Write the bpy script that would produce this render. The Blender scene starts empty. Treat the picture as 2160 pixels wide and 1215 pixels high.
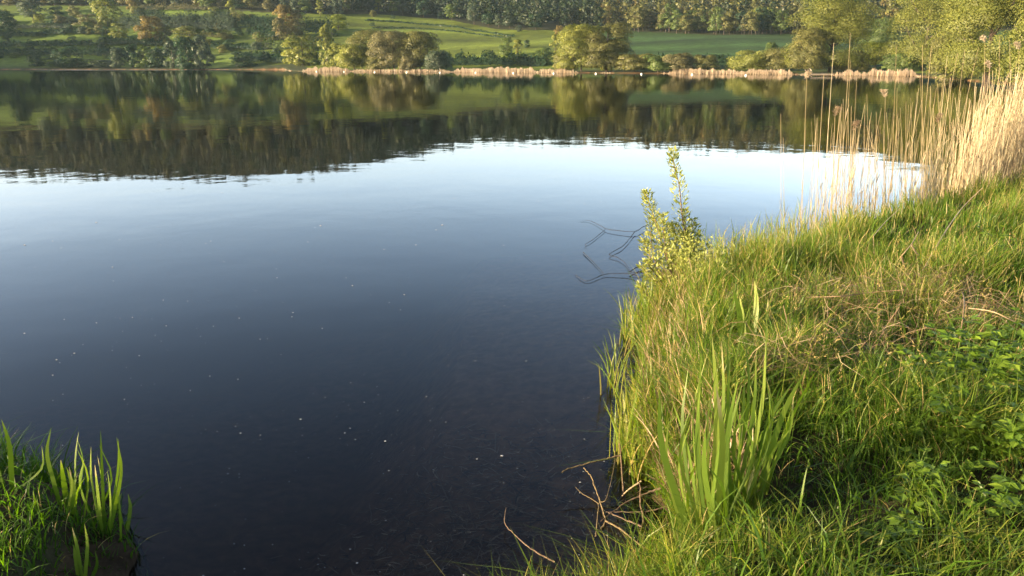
import bpy, math, random
import numpy as np
from mathutils import Vector

R = math.radians
SC = bpy.context.scene
COL = SC.collection

# ------------------------------------------------------------------ camera
FPX, PITCH, CAMH = 1600.0, R(16.5), 2.2          # focal length in photo pixels, tilt down, eye above the water
cam_d = bpy.data.cameras.new('camera')
cam_d.sensor_width = 36.0
cam_d.lens = 36.0 * FPX / 2160.0
cam_d.clip_start = 0.05
cam_d.clip_end = 6000
cam = bpy.data.objects.new('camera', cam_d)
COL.objects.link(cam)
cam.location = (0, 0, CAMH)
cam.rotation_euler = (math.pi / 2 - PITCH, 0, 0)
SC.camera = cam

# ------------------------------------------------------------------ sky, sun, exposure
SUN_EL, SUN_AZ = 11.5, -110.0                       # degrees; azimuth clockwise from the view direction (+Y)
world = bpy.data.worlds.new('World')
SC.world = world
world.use_nodes = True
wn = world.node_tree
bg = wn.nodes['Background']
sky = wn.nodes.new('ShaderNodeTexSky')
sky.sky_type = 'NISHITA'
sky.sun_disc = False
sky.sun_elevation = R(SUN_EL)
sky.sun_rotation = R(SUN_AZ % 360)
sky.air_density = 1.0
sky.dust_density = 2.0
sky.ozone_density = 2.5
# evening haze brightens the sky towards the horizon
sky_tc = wn.nodes.new('ShaderNodeTexCoord')
sky_sep = wn.nodes.new('ShaderNodeSeparateXYZ')
sky_rp = wn.nodes.new('ShaderNodeValToRGB')
sky_rp.color_ramp.interpolation = 'B_SPLINE'
while len(sky_rp.color_ramp.elements) < 5:
    sky_rp.color_ramp.elements.new(0.5)
for sky_el, (sky_p, sky_c) in zip(sky_rp.color_ramp.elements, [(0.0, (1, .82, .78)), (0.14, (1, .82, .78)), (0.20, (0.66, 0.56, 0.535)), (0.33, (0.43, 0.36, 0.335)), (0.66, (0.2, 0.155, 0.135))]):
    sky_el.position = sky_p
    sky_el.color = (*sky_c, 1)
sky_mu = wn.nodes.new('ShaderNodeMix')
sky_mu.data_type = 'RGBA'
sky_mu.blend_type = 'MULTIPLY'
sky_mu.inputs[0].default_value = 1.0
sky_sc = wn.nodes.new('ShaderNodeVectorMath')
sky_sc.operation = 'SCALE'
sky_sc.inputs['Scale'].default_value = 2.85
wn.links.new(sky_tc.outputs['Generated'], sky_sep.inputs[0])
wn.links.new(sky_sep.outputs['Z'], sky_rp.inputs[0])
wn.links.new(sky.outputs[0], sky_mu.inputs[6])
wn.links.new(sky_rp.outputs[0], sky_mu.inputs[7])
wn.links.new(sky_mu.outputs[2], sky_sc.inputs[0])
wn.links.new(sky_sc.outputs[0], bg.inputs[0])
bg.inputs[1].default_value = 0.12
sun_d = bpy.data.lights.new('sun', 'SUN')
sun_d.energy = 5.0
sun_d.angle = R(0.5)
sun_d.color = (1.0, 0.79, 0.5)
sun = bpy.data.objects.new('sun', sun_d)
COL.objects.link(sun)
sdir = Vector((math.sin(R(SUN_AZ)) * math.cos(R(SUN_EL)), math.cos(R(SUN_AZ)) * math.cos(R(SUN_EL)), math.sin(R(SUN_EL))))
sun.rotation_euler = sdir.to_track_quat('Z', 'Y').to_euler()
vs = SC.view_settings
vs.view_transform = 'Standard'
vs.look = 'None'
vs.exposure = 2.0
vs.gamma = 1.0
SC.cycles.max_bounces = 8
SC.cycles.transparent_max_bounces = 12
SC.cycles.sample_clamp_indirect = 6.0
SC.cycles.caustics_reflective = False
SC.cycles.caustics_refractive = False

# ------------------------------------------------------------------ photo pixel -> place
CP, SP = math.cos(PITCH), math.sin(PITCH)


def ray(px, py):
    cx, cy = (px - 1080) / FPX, -(py - 607.5) / FPX
    return np.array([cx, CP + SP * cy, -SP + CP * cy])


def G(px, py, z=0.0):
    d = ray(px, py)
    t = (z - CAMH) / d[2]
    return np.array([d[0] * t, d[1] * t, z])


def P(px, py, Y):
    d = ray(px, py)
    t = Y / d[1]
    return np.array([d[0] * t, Y, CAMH + d[2] * t])


def U2X(u, Y):
    return Y * (u - 1080) / (FPX * 1.041)


# ------------------------------------------------------------------ terrain
lake = []
lake += [(-330, 150), (-300, 40), (-220, -30), (-60, -12), (-16, 1.0), (-8, 3.3)]
for q in [(-200, 1012), (60, 1012), (180, 1040), (240, 1085), (285, 1150), (280, 1215), (250, 1300), (330, 1430), (700, 1420),
          (1000, 1390), (1150, 1360), (1290, 1305), (1395, 1220), (1455, 1150), (1440, 1090), (1395, 1030), (1370, 960), (1362, 850),
          (1370, 760), (1376, 690), (1392, 620), (1425, 578)]:
    lake.append(tuple(G(*q)[:2]))
for q in [(1500, 540), (1600, 500), (1700, 462), (1850, 422), (2010, 390), (2200, 356)]:
    lake.append(tuple(G(q[0], q[1], 0.45)[:2]))
lake += [(16, 15), (24, 22), (36, 40), (54, 70)]
for u, Y in [(2060, 100), (1990, 122), (1930, 140), (1700, 159), (1450, 176), (1200, 190), (900, 212), (640, 228), (612, 240), (600, 280),
             (200, 294), (-400, 290), (-1000, 250)]:
    lake.append((U2X(u, Y), Y))
LAKE = np.array(lake)


def sdist(x, y):
    """distance to the shoreline, positive on land"""
    x = np.asarray(x, float)
    y = np.asarray(y, float)
    d2 = np.full(x.shape, 1e12)
    inside = np.zeros(x.shape, bool)
    n = len(LAKE)
    for i in range(n):
        ax, ay = LAKE[i]
        bx, by = LAKE[(i + 1) % n]
        ex, ey = bx - ax, by - ay
        wx, wy = x - ax, y - ay
        t = np.clip((wx * ex + wy * ey) / (ex * ex + ey * ey), 0, 1)
        d2 = np.minimum(d2, (wx - ex * t) ** 2 + (wy - ey * t) ** 2)
        c = ((ay > y) != (by > y))
        if by != ay:
            xi = ax + (y - ay) * ex / (by - ay)
            inside ^= c & (x < xi)
    d = np.sqrt(d2)
    return np.where(inside, -d, d)


def vnoise(x, y, seed=0):
    """smooth value noise, about -1..1"""
    x = np.asarray(x, float)
    y = np.asarray(y, float)
    xi, yi = np.floor(x), np.floor(y)
    fx, fy = x - xi, y - yi
    fx, fy = fx * fx * (3 - 2 * fx), fy * fy * (3 - 2 * fy)

    def h(a, b):
        v = np.sin(a * 127.1 + b * 311.7 + seed * 74.7) * 43758.5453
        return (v - np.floor(v)) * 2 - 1
    return (h(xi, yi) * (1 - fx) + h(xi + 1, yi) * fx) * (1 - fy) + (h(xi, yi + 1) * (1 - fx) + h(xi + 1, yi + 1) * fx) * fy


#        u      shore  Y1    z1    Y2    z2    ridge  zr
HILL = np.array([
    [-1500, 250, 300, 10, 400, 40, 650, 85],
    [-700, 285, 310, 4, 440, 34, 700, 88],
    [0, 294, 312, 1.5, 455, 35, 720, 90],
    [450, 288, 308, 1.6, 460, 37, 720, 93],
    [650, 262, 295, 3.5, 460, 34, 700, 84],
    [850, 225, 290, 5.0, 460, 30, 690, 66],
    [1000, 212, 285, 5.6, 450, 25.5, 670, 50],
    [1120, 205, 270, 5.3, 400, 20.5, 650, 48],
    [1300, 192, 250, 4.8, 370, 15.6, 620, 48],
    [1500, 180, 240, 4.6, 350, 14.4, 600, 50],
    [1700, 166, 235, 4.7, 350, 15.0, 600, 52],
    [1900, 150, 220, 4.5, 350, 18.0, 600, 55],
    [2200, 110, 180, 4.0, 340, 20.0, 580, 58],
    [3200, 80, 150, 4.0, 300, 20.0, 560, 55]])


def height(x, y):
    x = np.asarray(x, float)
    y = np.asarray(y, float)
    sd = sdist(x, y)
    r = np.hypot(x, y)
    sd = sd + np.where(r < 30, 0.06 * vnoise(x * 4.3, y * 4.3, 11) + 0.03 * vnoise(x * 11, y * 11, 12), 0)
    s = np.clip(sd / 0.4, 0, 1)
    s = s * s * (3 - 2 * s)
    bank = 0.05 + 0.2 * s + 0.14 * (1 - np.exp(-np.maximum(sd, 0) / 1.6))
    bank = bank + np.where(r < 40, 0.035 * vnoise(x * 1.7, y * 1.7, 3) * s, 0)
    dip = G(1740, 1000, 0.3)
    bank = bank - 0.1 * np.exp(-((x - dip[0]) ** 2 + (y - dip[1]) ** 2) / 0.35) * s
    # the hills
    ok = y > np.abs(x) * 0.45 + 1
    u = np.where(ok, 1080 + FPX * 1.041 * x / np.maximum(y, 1), np.where(x > 0, 3200, -1500))
    cols = [np.interp(u, HILL[:, 0], HILL[:, k]) for k in range(1, 8)]
    Ys, Y1, z1, Y2, z2, Yr, zr = cols
    t1 = np.clip((y - Ys - 3) / (Y1 - Ys - 3), 0, 1)
    t2 = np.clip((y - Y1) / (Y2 - Y1), 0, 1)
    t3 = np.clip((y - Y2) / (Yr - Y2), 0, 1)
    t4 = np.clip((y - Yr) / 400, 0, 1)
    hz = z1 * t1 ** 1.5 + (z2 - z1) * t2 + (zr - z2) * t3 - 30 * t4 ** 2
    hz = hz + np.clip((y - Y1) / 60, 0, 1) * (1.6 * vnoise(x / 70, y / 70, 5) + 0.6 * vnoise(x / 23, y / 23, 6))
    # terrace steps on the left slope
    terr = np.clip((700 - u) / 250, 0, 1) * np.clip((y - Y1) / 30, 0, 1)
    hz = hz + terr * 0.9 * np.sin(y / 26.0 * 2 * math.pi + 1.2 * vnoise(x / 60, y / 60, 8))
    # wooded spur on the western shore, outside the picture
    spur = 42 * np.exp(-(((x + 362) / 62) ** 2 + ((y - 265) / 80) ** 2))
    spur = spur * np.clip((sd - 2) / 30, 0, 1)
    rest = np.clip((sd - 25) / 150, 0, 1) * 6
    land = bank + np.where(ok, np.clip(hz, 0, None), rest) + spur
    depth = 0.0 + 0.22 * np.clip(-sd / 0.35, 0, 1) + 0.15 * np.clip(-sd - 0.35, 0, 4) + 0.35 * np.clip(-sd - 4.3, 0, 6)
    depth = depth + 0.75 * np.clip((-0.5 - x) / 0.9, 0, 1) * np.clip(-sd / 0.25, 0, 1) * (r < 60)
    depth = depth + 0.03 * vnoise(x * 2.3, y * 2.3, 9) * np.clip(-sd * 2, 0, 1)
    return np.where(sd > 0, land, 0.05 - depth - 0.05 * np.clip(-sd / 0.1, 0, 1))


def hz1(x, y):
    return float(height(np.array([x]), np.array([y]))[0])


_YS = np.concatenate([np.arange(60, 260, 2.0), np.arange(260, 900, 2.5)])


def T(px, py):
    """first point of the land a photo pixel looks at, on the far shore"""
    d = ray(px, py)
    t = _YS / d[1]
    x, z = d[0] * t, CAMH + d[2] * t
    h = height(x, _YS)
    sd = h > 0.02
    hit = np.where((h >= z) & sd)[0]
    k = hit[0] if len(hit) else int(np.argmax((h > 0.02)))
    return np.array([x[k], _YS[k], h[k]])


def mesh_np(name, verts, quads=None, tris=None, attrs=None, mat=None, smooth=False, nrm=None):
    me = bpy.data.meshes.new(name)
    verts = np.asarray(verts, np.float32).reshape(-1, 3)
    nq = 0 if quads is None else len(quads)
    nt = 0 if tris is None else len(tris)
    me.vertices.add(len(verts))
    me.vertices.foreach_set('co', verts.ravel())
    idx = []
    if nq:
        idx.append(np.asarray(quads, np.int32).ravel())
    if nt:
        idx.append(np.asarray(tris, np.int32).ravel())
    idx = np.concatenate(idx)
    me.loops.add(len(idx))
    me.loops.foreach_set('vertex_index', idx)
    me.polygons.add(nq + nt)
    starts = np.concatenate([np.arange(nq) * 4, nq * 4 + np.arange(nt) * 3]).astype(np.int32)
    me.polygons.foreach_set('loop_start', starts)
    me.polygons.foreach_set('use_smooth', np.full(nq + nt, smooth))
    for k, v in (attrs or {}).items():
        v = np.asarray(v, np.float32)
        if v.ndim == 1:
            a = me.attributes.new(k, 'FLOAT', 'POINT')
            a.data.foreach_set('value', v)
        else:
            a = me.attributes.new(k, 'FLOAT_COLOR', 'POINT')
            a.data.foreach_set('color', np.concatenate([v, np.ones((len(v), 1), np.float32)], 1).ravel())
    me.update()
    if nrm is not None:
        a = me.attributes.new('custom_normal', 'FLOAT_VECTOR', 'POINT')
        a.data.foreach_set('vector', np.asarray(nrm, np.float32).ravel())
    if mat:
        me.materials.append(mat)
    return me


def link(name, me, parent=None, loc=None):
    o = bpy.data.objects.new(name, me)
    COL.objects.link(o)
    if parent:
        o.parent = parent
    if loc is not None:
        o.location = loc
    return o


def tag(o, label=None, cat=None, group=None, kind=None):
    for k, v in (('label', label), ('category', cat), ('group', group), ('kind', kind)):
        if v:
            o[k] = v
    return o


def thing(name, label, cat, loc=(0, 0, 0), group=None):
    return tag(link(name, None, None, loc), label, cat, group)


# ------------------------------------------------------------------ materials
def new_mat(name):
    m = bpy.data.materials.new(name)
    m.use_nodes = True
    nt = m.node_tree
    nt.nodes.clear()
    return m, nt, nt.nodes.new('ShaderNodeOutputMaterial')


def leaf_mat(name, stops, trans=0.4, rough=0.45, spec=0.25, noise=None):
    """stops: colours along the per-leaf attribute 'tint'"""
    m, nt, out = new_mat(name)
    N, L = nt.nodes, nt.links
    at = N.new('ShaderNodeAttribute')
    at.attribute_name = 'tint'
    rp = N.new('ShaderNodeValToRGB')
    els = rp.color_ramp.elements
    while len(els) < len(stops):
        els.new(0.5)
    for i, (p, c) in enumerate(stops):
        els[i].position = p
        els[i].color = (*c, 1)
    L.new(at.outputs['Fac'], rp.inputs[0])
    pb = N.new('ShaderNodeBsdfPrincipled')
    pb.inputs['Roughness'].default_value = rough
    pb.inputs['Specular IOR Level'].default_value = spec
    tr = N.new('ShaderNodeBsdfTranslucent')
    hs = N.new('ShaderNodeHueSaturation')
    hs.inputs['Saturation'].default_value = 1.15
    hs.inputs['Value'].default_value = 1.25
    mx = N.new('ShaderNodeMixShader')
    mx.inputs[0].default_value = trans
    L.new(rp.outputs[0], pb.inputs['Base Color'])
    L.new(rp.outputs[0], hs.inputs['Color'])
    L.new(hs.outputs[0], tr.inputs['Color'])
    L.new(pb.outputs[0], mx.inputs[1])
    L.new(tr.outputs[0], mx.inputs[2])
    L.new(mx.outputs[0], out.inputs[0])
    return m


def wood_mat(name, c1, c2, scale=30, rough=0.85):
    m, nt, out = new_mat(name)
    N, L = nt.nodes, nt.links
    tc = N.new('ShaderNodeTexCoord')
    no = N.new('ShaderNodeTexNoise')
    no.inputs['Scale'].default_value = scale
    no.inputs['Detail'].default_value = 5
    rp = N.new('ShaderNodeValToRGB')
    rp.color_ramp.elements[0].position, rp.color_ramp.elements[0].color = 0.3, (*c1, 1)
    rp.color_ramp.elements[1].position, rp.color_ramp.elements[1].color = 0.7, (*c2, 1)
    pb = N.new('ShaderNodeBsdfPrincipled')
    pb.inputs['Roughness'].default_value = rough
    bp = N.new('ShaderNodeBump')
    bp.inputs['Strength'].default_value = 0.4
    bp.inputs['Distance'].default_value = 0.01
    L.new(tc.outputs['Object'], no.inputs['Vector'])
    L.new(no.outputs['Fac'], rp.inputs[0])
    L.new(no.outputs['Fac'], bp.inputs['Height'])
    L.new(rp.outputs[0], pb.inputs['Base Color'])
    L.new(bp.outputs[0], pb.inputs['Normal'])
    L.new(pb.outputs[0], out.inputs[0])
    return m


M = {}
M['bark'] = wood_mat('bark', (0.03, 0.024, 0.018), (0.075, 0.058, 0.044), 8)
M['pale_bark'] = wood_mat('pale_bark', (0.3, 0.27, 0.2), (0.5, 0.45, 0.36), 6)
M['twig'] = wood_mat('twig', (0.05, 0.032, 0.02), (0.13, 0.085, 0.05), 40)
M['wet_twig'] = wood_mat('wet_twig', (0.006, 0.005, 0.005), (0.015, 0.012, 0.012), 40, 1.0)
M['lichen_twig'] = wood_mat('lichen_twig', (0.05, 0.034, 0.018), (0.17, 0.125, 0.05), 60)


def ground_mat():
    m, nt, out = new_mat('ground')
    N, L = nt.nodes, nt.links
    at = N.new('ShaderNodeAttribute')
    at.attribute_name = 'zone'
    tc = N.new('ShaderNodeTexCoord')
    n1 = N.new('ShaderNodeTexNoise')
    n1.inputs['Scale'].default_value = 0.35
    n1.inputs['Detail'].default_value = 8
    n1.inputs['Roughness'].default_value = 0.7
    n2 = N.new('ShaderNodeTexNoise')
    n2.inputs['Scale'].default_value = 9
    n2.inputs['Detail'].default_value = 6
    L.new(tc.outputs['Object'], n1.inputs['Vector'])
    L.new(tc.outputs['Object'], n2.inputs['Vector'])
    mr = N.new('ShaderNodeMapRange')
    mr.inputs[1].default_value, mr.inputs[2].default_value = 0.25, 0.75
    mr.inputs[3].default_value, mr.inputs[4].default_value = 0.55, 1.45
    L.new(n1.outputs['Fac'], mr.inputs[0])
    mr2 = N.new('ShaderNodeMapRange')
    mr2.inputs[1].default_value, mr2.inputs[2].default_value = 0.3, 0.7
    mr2.inputs[3].default_value, mr2.inputs[4].default_value = 0.6, 1.4
    L.new(n2.outputs['Fac'], mr2.inputs[0])
    mu = N.new('ShaderNodeMath')
    mu.operation = 'MULTIPLY'
    L.new(mr.outputs[0], mu.inputs[0])
    L.new(mr2.outputs[0], mu.inputs[1])
    mx = N.new('ShaderNodeVectorMath')
    mx.operation = 'SCALE'
    L.new(at.outputs['Color'], mx.inputs[0])
    L.new(mu.outputs[0], mx.inputs['Scale'])
    pb = N.new('ShaderNodeBsdfPrincipled')
    pb.inputs['Roughness'].default_value = 0.95
    pb.inputs['Specular IOR Level'].default_value = 0.1
    bp = N.new('ShaderNodeBump')
    bp.inputs['Strength'].default_value = 0.7
    bp.inputs['Distance'].default_value = 0.04
    L.new(n2.outputs['Fac'], bp.inputs['Height'])
    L.new(bp.outputs[0], pb.inputs['Normal'])
    L.new(mx.outputs[0], pb.inputs['Base Color'])
    L.new(pb.outputs[0], out.inputs[0])
    return m


def water_mat():
    m, nt, out = new_mat('water')
    N, L = nt.nodes, nt.links
    tc = N.new('ShaderNodeTexCoord')
    hsum = None
    for sc, amp in ((0.55, 0.006), (2.6, 0.0012), (9.0, 0.00022)):
        no = N.new('ShaderNodeTexNoise')
        no.inputs['Scale'].default_value = sc
        no.inputs['Detail'].default_value = 2
        L.new(tc.outputs['Object'], no.inputs['Vector'])
        mu = N.new('ShaderNodeMath')
        mu.operation = 'MULTIPLY'
        mu.inputs[1].default_value = amp
        L.new(no.outputs['Fac'], mu.inputs[0])
        if hsum is None:
            hsum = mu
        else:
            ad = N.new('ShaderNodeMath')
            ad.operation = 'ADD'
            L.new(hsum.outputs[0], ad.inputs[0])
            L.new(mu.outputs[0], ad.inputs[1])
            hsum = ad
    bp = N.new('ShaderNodeBump')
    bp.inputs['Strength'].default_value = 1.0
    bp.inputs['Distance'].default_value = 1.0
    L.new(hsum.outputs[0], bp.inputs['Height'])
    fr = N.new('ShaderNodeFresnel')
    fr.inputs['IOR'].default_value = 1.333
    gl = N.new('ShaderNodeBsdfGlossy')
    # a breath of wind ruffles a narrow streak off the far left shore
    sp = N.new('ShaderNodeSeparateXYZ')
    L.new(tc.outputs['Object'], sp.inputs[0])
    wob = N.new('ShaderNodeTexNoise')
    wob.inputs['Scale'].default_value = 0.06
    L.new(tc.outputs['Object'], wob.inputs['Vector'])

    def band(sock, a, b, c, d):
        m1 = N.new('ShaderNodeMapRange')
        m1.interpolation_type = 'SMOOTHSTEP'
        m1.inputs[1].default_value, m1.inputs[2].default_value = a, b
        m2 = N.new('ShaderNodeMapRange')
        m2.interpolation_type = 'SMOOTHSTEP'
        m2.inputs[1].default_value, m2.inputs[2].default_value = c, d
        m2.inputs[3].default_value, m2.inputs[4].default_value = 1, 0
        mm = N.new('ShaderNodeMath')
        mm.operation = 'MULTIPLY'
        L.new(sock, m1.inputs[0])
        L.new(sock, m2.inputs[0])
        L.new(m1.outputs[0], mm.inputs[0])
        L.new(m2.outputs[0], mm.inputs[1])
        return mm
    ysh = N.new('ShaderNodeMath')
    ysh.operation = 'MULTIPLY_ADD'
    ysh.inputs[1].default_value = 14.0
    L.new(wob.outputs['Fac'], ysh.inputs[0])
    L.new(sp.outputs['Y'], ysh.inputs[2])
    bx, by = band(sp.outputs['X'], -172, -155, -120, -70), band(ysh.outputs[0], 272, 275, 279, 282)
    ruf = N.new('ShaderNodeMath')
    ruf.operation = 'MULTIPLY'
    L.new(bx.outputs[0], ruf.inputs[0])
    L.new(by.outputs[0], ruf.inputs[1])
    rro = N.new('ShaderNodeMapRange')
    rro.inputs[3].default_value, rro.inputs[4].default_value = 0.01, 0.3
    L.new(ruf.outputs[0], rro.inputs[0])
    L.new(rro.outputs[0], gl.inputs['Roughness'])
    L.new(bp.outputs[0], gl.inputs['Normal'])
    tp = N.new('ShaderNodeBsdfTransparent')
    tp.inputs['Color'].default_value = (0.95, 0.97, 0.97, 1)
    mx = N.new('ShaderNodeMixShader')
    L.new(fr.outputs[0], mx.inputs[0])
    L.new(tp.outputs[0], mx.inputs[1])
    L.new(gl.outputs[0], mx.inputs[2])
    L.new(mx.outputs[0], out.inputs['Surface'])
    va = N.new('ShaderNodeVolumeAbsorption')
    va.inputs['Color'].default_value = (0.5, 0.42, 0.36, 1)
    va.inputs['Density'].default_value = 1.0
    L.new(va.outputs[0], out.inputs['Volume'])
    return m


# lower edge of the far wood, as photo rows over photo columns
WOOD_U = [-1500, -200, 0, 200, 400, 560, 700, 800, 950, 1050, 1120, 1330, 1500, 1680, 1760, 1900, 2300, 3200]
WOOD_Y = [20, 14, 12, 12, 14, 26, 30, 30, 42, 62, 64, 66, 74, 72, 72, 68, 60, 60]


def project(x, y, z):
    """photo pixel of a place"""
    zc = y * CP - (z - CAMH) * SP
    yc = y * SP + (z - CAMH) * CP
    zc = np.maximum(zc, 1e-3)
    return 1080 + FPX * x / zc, 607.5 - FPX * yc / zc


def build_ground():
    az = np.concatenate([np.linspace(-180, -62, 40, endpoint=False), np.linspace(-62, -40, 60, endpoint=False), np.linspace(-40, 42, 520, endpoint=False),
                         np.linspace(42, 62, 60, endpoint=False), np.linspace(62, 180, 40, endpoint=False)])
    az = np.radians(az)
    rr = np.concatenate([np.geomspace(0.3, 1.5, 12, endpoint=False), np.geomspace(1.5, 20, 230, endpoint=False),
                         np.geomspace(20, 170, 60, endpoint=False), np.linspace(170, 760, 260, endpoint=False), np.geomspace(760, 3500, 24)])
    A, Rr = np.meshgrid(az, rr)
    X, Y = Rr * np.sin(A), Rr * np.cos(A)
    Z = height(X, Y)
    nr, na = X.shape
    V = np.stack([X, Y, Z], -1).reshape(-1, 3)
    V = np.concatenate([V, [[0, 0, hz1(0, 0.01)]]])
    i = np.arange(nr - 1)[:, None]
    j = np.arange(na)[None, :]
    jn = (j + 1) % na
    q = np.stack([(i * na + j) + 0 * jn, i * na + jn, (i + 1) * na + jn, (i + 1) * na + j + 0 * jn], -1).reshape(-1, 4)[:, ::-1]
    c = nr * na
    t = np.stack([np.full(na, c), np.arange(na), (np.arange(na) + 1) % na], -1)[:, ::-1]
    x, y, z = V.T
    sd = sdist(x, y)
    px, py = project(x, y, z)
    col = np.zeros((len(V), 3))
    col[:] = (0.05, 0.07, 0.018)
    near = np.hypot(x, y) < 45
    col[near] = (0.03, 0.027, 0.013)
    far = (y > 130) & (sd > 0)
    wl = np.interp(1080 + 1665 * x / np.maximum(y, 1), WOOD_U, WOOD_Y)
    u = 1080 + 1665 * x / np.maximum(y, 1)
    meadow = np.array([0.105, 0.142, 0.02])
    shaded_field = np.array([0.036, 0.074, 0.02])  # valley field: green darkened to carry part of its shade
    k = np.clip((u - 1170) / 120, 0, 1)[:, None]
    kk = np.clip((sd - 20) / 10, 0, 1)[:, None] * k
    base = meadow * (1 - kk) + shaded_field * kk
    # mown strips and lanes across the slope
    st = 0.82 + 0.18 * np.sin(y / 7.0 + 2.0 * vnoise(x / 90, y / 40, 21)) + 0.18 * vnoise(x / 30, y / 12, 22)
    base = base * st[:, None]
    left = np.clip((640 - u) / 100, 0, 1)[:, None]
    base = base * (1 + 0.22 * vnoise(x / 16, y / 7, 23) + 0.15 * vnoise(x / 5, y / 3, 24))[:, None]
    base = base * (1 - left) + np.array([0.088, 0.132, 0.026]) * st[:, None] * left
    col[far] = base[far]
    fringe = far & (sd < 7)
    col[fringe] = (0.033, 0.043, 0.02)
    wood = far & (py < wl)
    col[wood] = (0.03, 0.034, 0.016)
    bed = sd < -0.02
    mud = np.array([0.26, 0.145, 0.078])
    col[bed] = mud
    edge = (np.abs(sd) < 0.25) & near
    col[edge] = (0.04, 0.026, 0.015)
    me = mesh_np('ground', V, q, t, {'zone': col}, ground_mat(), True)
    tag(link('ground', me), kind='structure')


build_ground()


def build_water():
    x0, x1, y0, y1, zb = -420, 140, -60, 330, -7.0
    v = [(x0, y0, 0), (x1, y0, 0), (x1, y1, 0), (x0, y1, 0), (x0, y0, zb), (x1, y0, zb), (x1, y1, zb), (x0, y1, zb)]
    q = [(0, 1, 2, 3), (7, 6, 5, 4), (0, 4, 5, 1), (1, 5, 6, 2), (2, 6, 7, 3), (3, 7, 4, 0)]
    tag(link('lake_water', mesh_np('lake_water', v, q, None, None, water_mat())), kind='structure')


build_water()


# ------------------------------------------------------------------ plant shapes
def unit(v):
    return v / np.maximum(np.linalg.norm(v, axis=-1, keepdims=True), 1e-9)


def diamonds(c, axis, side, ln, wd, fold=0.0):
    """leaf-shaped quads: centre, long axis, side axis, length, width -> verts, quads"""
    n = len(c)
    ln = np.broadcast_to(ln, (n,))[:, None]
    wd = np.broadcast_to(wd, (n,))[:, None]
    nz = np.cross(axis, side)
    b = c - axis * ln * 0.5
    t = c + axis * ln * 0.5
    l = c + side * wd * 0.5 + nz * wd * fold - axis * ln * 0.05
    r = c - side * wd * 0.5 + nz * wd * fold - axis * ln * 0.05
    v = np.stack([b, r, t, l], 1).reshape(-1, 3)
    return v, np.arange(n * 4).reshape(-1, 4)


def soft_normals(v, q, d, mixin=0.2):
    """turn each leaf outward and give it a normal between its own and the crown's"""
    p = v.reshape(-1, 4, 3)
    fn = unit(np.cross(p[:, 1] - p[:, 3], p[:, 2] - p[:, 0]))
    neg = (fn * d).sum(1) < 0
    q = q.copy()
    q[neg] = q[neg][:, ::-1]
    fn[neg] *= -1
    n = unit(fn * mixin + d * (1 - mixin))
    return q, np.repeat(n, 4, 0)


def ribbons(path, wid, side):
    """path (N,K,3), wid (N,K), side (N,3) or (N,K,3) -> verts, quads"""
    n, k, _ = path.shape
    if side.ndim == 2:
        side = side[:, None, :]
    a = path - side * wid[..., None] * 0.5
    b = path + side * wid[..., None] * 0.5
    v = np.stack([a, b], 2).reshape(-1, 3)
    i = np.arange(n)[:, None] * (2 * k) + np.arange(k - 1)[None, :] * 2
    q = np.stack([i, i + 1, i + 3, i + 2], -1).reshape(-1, 4)
    return v, q


def tubes(path, rad, sides=5):
    """path (N,K,3), rad (N,K)"""
    n, k, _ = path.shape
    tg = unit(np.gradient(path, axis=1))
    ref = np.where(np.abs(tg[..., 2:3]) > 0.9, np.array([1.0, 0, 0]), np.array([0, 0, 1.0]))
    s = unit(np.cross(tg, ref))
    w = np.cross(tg, s)
    a = np.arange(sides) * 2 * math.pi / sides
    ring = s[:, :, None, :] * np.cos(a)[:, None] + w[:, :, None, :] * np.sin(a)[:, None]
    v = (path[:, :, None, :] + ring * rad[:, :, None, None]).reshape(-1, 3)
    i = np.arange(n)[:, None, None] * (k * sides) + np.arange(k - 1)[None, :, None] * sides
    j = np.arange(sides)[None, None, :]
    jn = (j + 1) % sides
    q = np.stack([i + j, i + jn, i + sides + jn, i + sides + j], -1).reshape(-1, 4)
    return v, q


def join(parts):
    vs_, qs_, o = [], [], 0
    for v, q in parts:
        vs_.append(v)
        qs_.append(q + o)
        o += len(v)
    return np.concatenate(vs_), np.concatenate(qs_)


def smooth_path(pts, k):
    """Catmull-Rom through pts, k samples"""
    p = np.asarray(pts, float)
    p = np.concatenate([[2 * p[0] - p[1]], p, [2 * p[-1] - p[-2]]])
    t = np.linspace(0, len(p) - 3 - 1e-6, k)
    i = t.astype(int)
    f = (t - i)[:, None]
    a, b, c, d = p[i], p[i + 1], p[i + 2], p[i + 3]
    return 0.5 * (2 * b + (c - a) * f + (2 * a - 5 * b + 4 * c - d) * f ** 2 + (3 * b - a - 3 * c + d) * f ** 3)


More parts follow.
